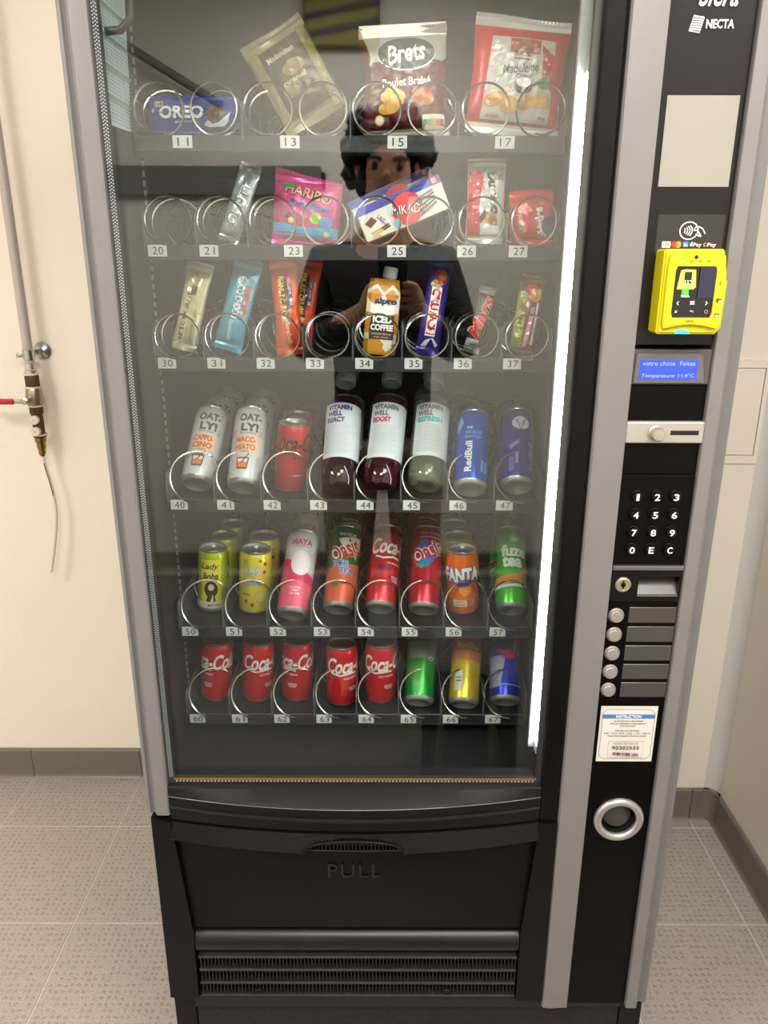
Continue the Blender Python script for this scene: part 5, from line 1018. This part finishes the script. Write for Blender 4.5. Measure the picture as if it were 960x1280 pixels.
bm = bmesh.new(); box(bm, -0.925, -0.838, yp - 0.0425, yp - 0.0345, 1.0605, 1.0735, 0.003, 3); ppart('lever_grip', bm, mat((178, 26, 32), 0.4), 35, vb)
bm = bmesh.new(); lathe(bm, [(0.0148, 1.051), (0.0160, 1.049), (0.0160, 1.034), (0.0135, 1.032), (0.0135, 0.984), (0.0155, 0.982), (0.0155, 0.978), (0.0135, 0.976)], 8, M=Mz); cv = ppart('check_valve', bm, BR, 20)
for z in (1.020, 0.993):
    bm = bmesh.new(); lathe(bm, [(0.0105, 0.008), (0.0105, 0.016), (0.0090, 0.0175), (0.0030, 0.0175), (0.0028, 0.0160), (0, 0.0160)], 20, M=Matrix.Translation((-0.808, yp - 0.004, z)) @ Matrix.Rotation(PI / 2, 4, 'X')); ppart('port_cap', bm, mat((206, 200, 186), 0.45), 35, cv)
for z in (1.124, 1.094, 1.051, 0.983):
    bm = bmesh.new(); lathe(bm, [(0.012, z + 0.0022), (0.0172, z + 0.0018), (0.0172, z - 0.0018), (0.012, z - 0.0022)], 18, M=Mz); ppart('seal_ring', bm, mat((214, 208, 196), 0.5), 30)
bm = bmesh.new(); lathe(bm, [(0.0130, 0.977), (0.0130, 0.966), (0.0105, 0.964), (0.0105, 0.950), (0.0085, 0.947), (0.0085, 0.938), (0.0050, 0.931), (0.0030, 0.930)], 10, M=Mz); ppart('hose_tail', bm, mat((150, 118, 58), 0.3, 0.9), 25)
bm = bmesh.new(); ctrl = [(-0.8085, 0.932), (-0.8045, 0.900), (-0.7985, 0.862), (-0.7950, 0.825), (-0.7955, 0.785), (-0.8015, 0.745), (-0.8125, 0.695), (-0.8280, 0.6335)]
pth = []
for i in range(len(ctrl) - 1):
    for k in range(6):
        t = k / 6; p0 = Vector(ctrl[max(i - 1, 0)]); p1 = Vector(ctrl[i]); p2 = Vector(ctrl[i + 1]); p3 = Vector(ctrl[min(i + 2, len(ctrl) - 1)])
        q = 0.5 * ((2 * p1) + (p2 - p0) * t + (2 * p0 - 5 * p1 + 4 * p2 - p3) * t * t + (3 * p1 - p0 - 3 * p2 + p3) * t ** 3); pth.append((q.x, yp, q.y))
pth.append((ctrl[-1][0], yp, ctrl[-1][1])); tube(bm, pth, 0.0034, 10); hs = ppart('hose', bm, mat((206, 200, 184), 0.4))
bm = bmesh.new()
for k in range(13):
    q = pth[4 + k]; box(bm, q[0] - 0.0010, q[0] + 0.0014, yp - 0.0037, yp - 0.0030, q[2] - 0.004, q[2] + 0.0015)
ppart('hose_marking', bm, mat((70, 66, 60), 0.5), 20, hs)

# ------------------------------------------------------------------ access hatch on the chase
HO = (0.70, CH, 1.06)
hh = empty('access_hatch', HO, label='flush beige access hatch in the wall beside the machine', cat='hatch')
bm = bmesh.new()
for a in ((0.585, 0.830 - 0.008, 1.158, 1.176), (0.585, 0.822, 0.948, 0.966), (0.585, 0.603, 0.966, 1.158), (0.8135, 0.822, 0.966, 1.158)): box(bm, a[0], a[1], CH - 0.004, CH + 0.002, a[2], a[3])
obj('hatch_frame', bm, M_WALL2, hh, None, HO)
bm = bmesh.new(); box(bm, 0.6045, 0.8120, CH - 0.0035, CH + 0.002, 0.9675, 1.1565, 0.0006, 1); obj('hatch_door', bm, M_WALL2, hh, None, HO)
bm = bmesh.new(); box(bm, 0.603, 0.8135, CH - 0.0012, CH + 0.001, 0.966, 1.158); obj('hatch_gap', bm, mat((70, 64, 58), 0.7), hh, None, HO)

# ------------------------------------------------------------------ the photographer (seen mirrored in the glass)
def skin_obj(name, verts, edges, radii, m, parent=None, sub=2, root=0):
    me = bpy.data.meshes.new(name); me.from_pydata(verts, edges, []); me.materials.append(m)
    o = bpy.data.objects.new(name, me); COL.objects.link(o); o.parent = parent
    md = o.modifiers.new('Skin', 'SKIN'); md.use_smooth_shade = True
    for i, sv in enumerate(me.skin_vertices[0].data):
        r = radii[i]; sv.radius = r if isinstance(r, tuple) else (r, r); sv.use_root = (i == root)
    s = o.modifiers.new('Subdivision', 'SUBSURF'); s.levels = sub; s.render_levels = sub
    return o
PPX, PPY = -0.005, -1.29
pr = empty('person', (PPX, PPY, 0), label='person in a black jacket and beige trousers holding up a phone', cat='person')
M_SKIN = mat((190, 140, 112), 0.5, name='skin'); M_JACK = mat((18, 18, 20), 0.75, bump=0.3, bscale=200, name='jacket'); M_TROU = mat((150, 136, 116), 0.8, name='trousers'); M_HAIR = mat((20, 16, 14), 0.55, name='hair')
V = []; Ed = []; Rd = []
def add(p, r, frm=None):
    V.append(p); Rd.append(r)
    if frm is not None: Ed.append((frm, len(V) - 1))
    return len(V) - 1
pel = add((0, 0, 0.90), (0.13, 0.10)); ws = add((0, 0, 1.05), (0.125, 0.095), pel); chs = add((0, 0.005, 1.24), (0.145, 0.105), ws); nb = add((0, 0.0, 1.38), (0.075, 0.065), chs); nk = add((0.005, 0.01, 1.465), 0.052, nb)
hd0 = add((0.010, 0.030, 1.530), (0.062, 0.070), nk); hd1 = add((0.012, 0.030, 1.595), (0.074, 0.088), hd0); hd2 = add((0.012, 0.022, 1.665), (0.070, 0.082), hd1)
# nose
ns = add((0.012, 0.118, 1.585), 0.010, hd1); add((0.012, 0.138, 1.575), 0.010, ns)
# phone pose in the room (lens at the camera)
def PHN(a, b, c): return CAM_LOC + _R * a + _U * b - _F * c - Vector((PPX, PPY, 0))
for s in (-1, 1):
    sh = add((0.165 * s, -0.005, 1.365), 0.060, nb); el = add((0.225 * s, 0.075, 1.13), 0.046, sh)
    wr_ = PHN(0.020 + 0.062 * s, -0.150, 0.045); wi = add(tuple(wr_), 0.028, el)
    pa = add(tuple(PHN(0.020 + 0.056 * s, -0.100, 0.026)), (0.030, 0.020), wi)
    for k in range(4):
        zb = -0.070 - 0.019 * k
        k1 = add(tuple(PHN(0.020 + 0.050 * s, zb, 0.008)), 0.0088, pa); k2 = add(tuple(PHN(0.020 + 0.040 * s, zb + 0.001, -0.004 + 0.010)), 0.0082, k1); add(tuple(PHN(0.020 + (0.022 - 0.003 * k) * s, zb + 0.001, 0.0055)), 0.0072, k2)
    t1 = add(tuple(PHN(0.020 + 0.048 * s, -0.090, 0.030)), 0.0105, pa); t2 = add(tuple(PHN(0.020 + 0.034 * s, -0.075, 0.031)), 0.0095, t1); add(tuple(PHN(0.020 + 0.020 * s, -0.062, 0.030)), 0.0085, t2)
    hp_ = add((0.095 * s, 0, 0.86), 0.088, pel); kn = add((0.105 * s, 0.015, 0.47), 0.058, hp_); an = add((0.110 * s, -0.01, 0.09), 0.038, kn); ft = add((0.120 * s, 0.09, 0.045), (0.042, 0.030), an); add((0.125 * s, 0.165, 0.038), (0.040, 0.024), ft)
body = skin_obj('body', V, Ed, Rd, M_SKIN, pr)
# jacket
V, Ed, Rd = [], [], []
a0 = add((0, 0, 0.68), (0.165, 0.135)); a1 = add((0, 0, 0.90), (0.160, 0.130), a0); a2 = add((0, 0, 1.06), (0.150, 0.122), a1); a3 = add((0, 0.005, 1.24), (0.170, 0.130), a2); a4 = add((0, -0.002, 1.37), (0.105, 0.085), a3); a5 = add((0.0, -0.002, 1.425), (0.075, 0.068), a4)
for s in (-1, 1):
    sh = add((0.155 * s, -0.005, 1.352), 0.078, a4); el = add((0.228 * s, 0.070, 1.125), 0.062, sh); w_ = PHN(0.020 + 0.066 * s, -0.178, 0.060); add(tuple(w_), 0.043, el)
skin_obj('jacket', V, Ed, Rd, M_JACK, pr)
V, Ed, Rd = [], [], []
a0 = add((0, 0, 0.93), (0.140, 0.112))
for s in (-1, 1):
    hp_ = add((0.098 * s, 0, 0.84), 0.104, a0); kn = add((0.105 * s, 0.012, 0.47), 0.078, hp_); add((0.110 * s, -0.008, 0.10), 0.062, kn)
skin_obj('trousers', V, Ed, Rd, M_TROU, pr)
for s in (-1, 1):
    V, Ed, Rd = [], [], []
    a0 = add((0.110 * s, -0.030, 0.060), (0.045, 0.050)); a1 = add((0.118 * s, 0.075, 0.047), (0.050, 0.040), a0); add((0.126 * s, 0.185, 0.040), (0.046, 0.032), a1)
    skin_obj('shoe', V, Ed, Rd, mat((30, 28, 28), 0.6), pr)
# curly hair: many small locks over the skull, fringe over the brow
random.seed(11); bm = bmesh.new()
for k in range(340):
    a = random.uniform(0, 2 * PI); b = random.uniform(-0.8, 1.0); el_ = math.asin(max(-1, min(1, b)))
    cx, cy, cz = math.cos(a) * math.cos(el_), math.sin(a) * math.cos(el_), math.sin(el_)
    if cy > 0.25 and b < 0.42 + 0.3 * random.random(): continue
    if b < -0.2 and abs(cx) < 0.45 and cy > -0.3: continue
    k_ = random.uniform(0.92, 1.12)
    p = Vector((0.012 + cx * 0.100 * k_, 0.008 + cy * 0.106 * k_, 1.640 + cz * 0.104 * k_))
    bmesh.ops.create_icosphere(bm, subdivisions=1, radius=random.uniform(0.017, 0.030), matrix=Matrix.Translation(p) @ Euler((random.random() * 3, random.random() * 3, 0)).to_matrix().to_4x4() @ Matrix.Diagonal((1.2, 0.8, 1.0, 1)))
tag(obj('hair', bm, M_HAIR, pr, 60), kind='stuff')
for s in (-1, 1):
    bm = bmesh.new(); bmesh.ops.create_uvsphere(bm, u_segments=12, v_segments=8, radius=0.011, matrix=Matrix.Translation((0.012 + 0.032 * s, 0.105, 1.602))); obj('eye', bm, mat((60, 46, 40), 0.2), pr, 60)
    bm = bmesh.new(); tube(bm, [(0.012 + 0.015 * s, 0.117, 1.618), (0.012 + 0.034 * s, 0.114, 1.624), (0.012 + 0.054 * s, 0.100, 1.618)], 0.0045, 6); obj('eyebrow', bm, M_HAIR, pr, 60)
    bm = bmesh.new(); bmesh.ops.create_uvsphere(bm, u_segments=12, v_segments=8, radius=1, matrix=Matrix.Translation((0.012 + 0.080 * s, 0.022, 1.590)) @ Matrix.Diagonal((0.010, 0.018, 0.030, 1))); obj('ear', bm, M_SKIN, pr, 60)
bm = bmesh.new(); bmesh.ops.create_uvsphere(bm, u_segments=14, v_segments=8, radius=1, matrix=Matrix.Translation((0.012, 0.103, 1.545)) @ Matrix.Diagonal((0.024, 0.009, 0.007, 1))); obj('mouth', bm, mat((150, 88, 80), 0.5), pr, 60)
# backpack standing on the mat
BPO = (0.24, -0.86, 0.007)
bp = empty('backpack', BPO, (0, 0, R_(12)), 'black backpack standing on the mat beside the person', 'bag')
bm = bmesh.new(); box(bm, -0.13, 0.13, -0.07, 0.07, 0.0, 0.28, 0.035, 4); obj('pack_body', bm, M_JACK, bp, 50)
bm = bmesh.new(); box(bm, -0.095, 0.095, 0.065, 0.105, 0.02, 0.15, 0.015, 3); obj('front_pocket', bm, mat((26, 26, 27), 0.7), bp, 50)
for s in (-1, 1):
    bm = bmesh.new(); tube(bm, [(0.06 * s, 0.06, 0.272), (0.065 * s, 0.088, 0.25), (0.068 * s, 0.10, 0.18), (0.07 * s, 0.112, 0.10), (0.075 * s, 0.085, 0.03)], 0.010, 8); obj('strap', bm, mat((92, 84, 72), 0.8), bp, 60)
bm = bmesh.new(); tube(bm, [(-0.04, 0, 0.272), (-0.035, 0, 0.305), (0.035, 0, 0.305), (0.04, 0, 0.272)], 0.007, 8); obj('carry_loop', bm, M_JACK, bp, 60)
# phone
ph_rot = _m.to_euler()
PC = CAM_LOC + _R * 0.020 - _U * 0.055 - _F * 0.016
ph = empty('smartphone', PC, ph_rot, 'dark smartphone held upright in both hands of the person', 'phone')
bm = bmesh.new(); box(bm, -0.036, 0.036, -0.073, 0.073, -0.004, 0.004, 0.0025, 3); obj('phone_body', bm, mat((26, 26, 30), 0.25), ph, 40)
bm = bmesh.new(); box(bm, -0.034, 0.034, -0.071, 0.071, 0.0040, 0.0044); obj('phone_screen', bm, mat((30, 34, 40), 0.1), ph)
bm = bmesh.new(); box(bm, -0.0335, -0.002, 0.038, 0.070, -0.0055, -0.0040, 0.0006, 1); obj('lens_plate', bm, mat((30, 30, 34), 0.2), ph)
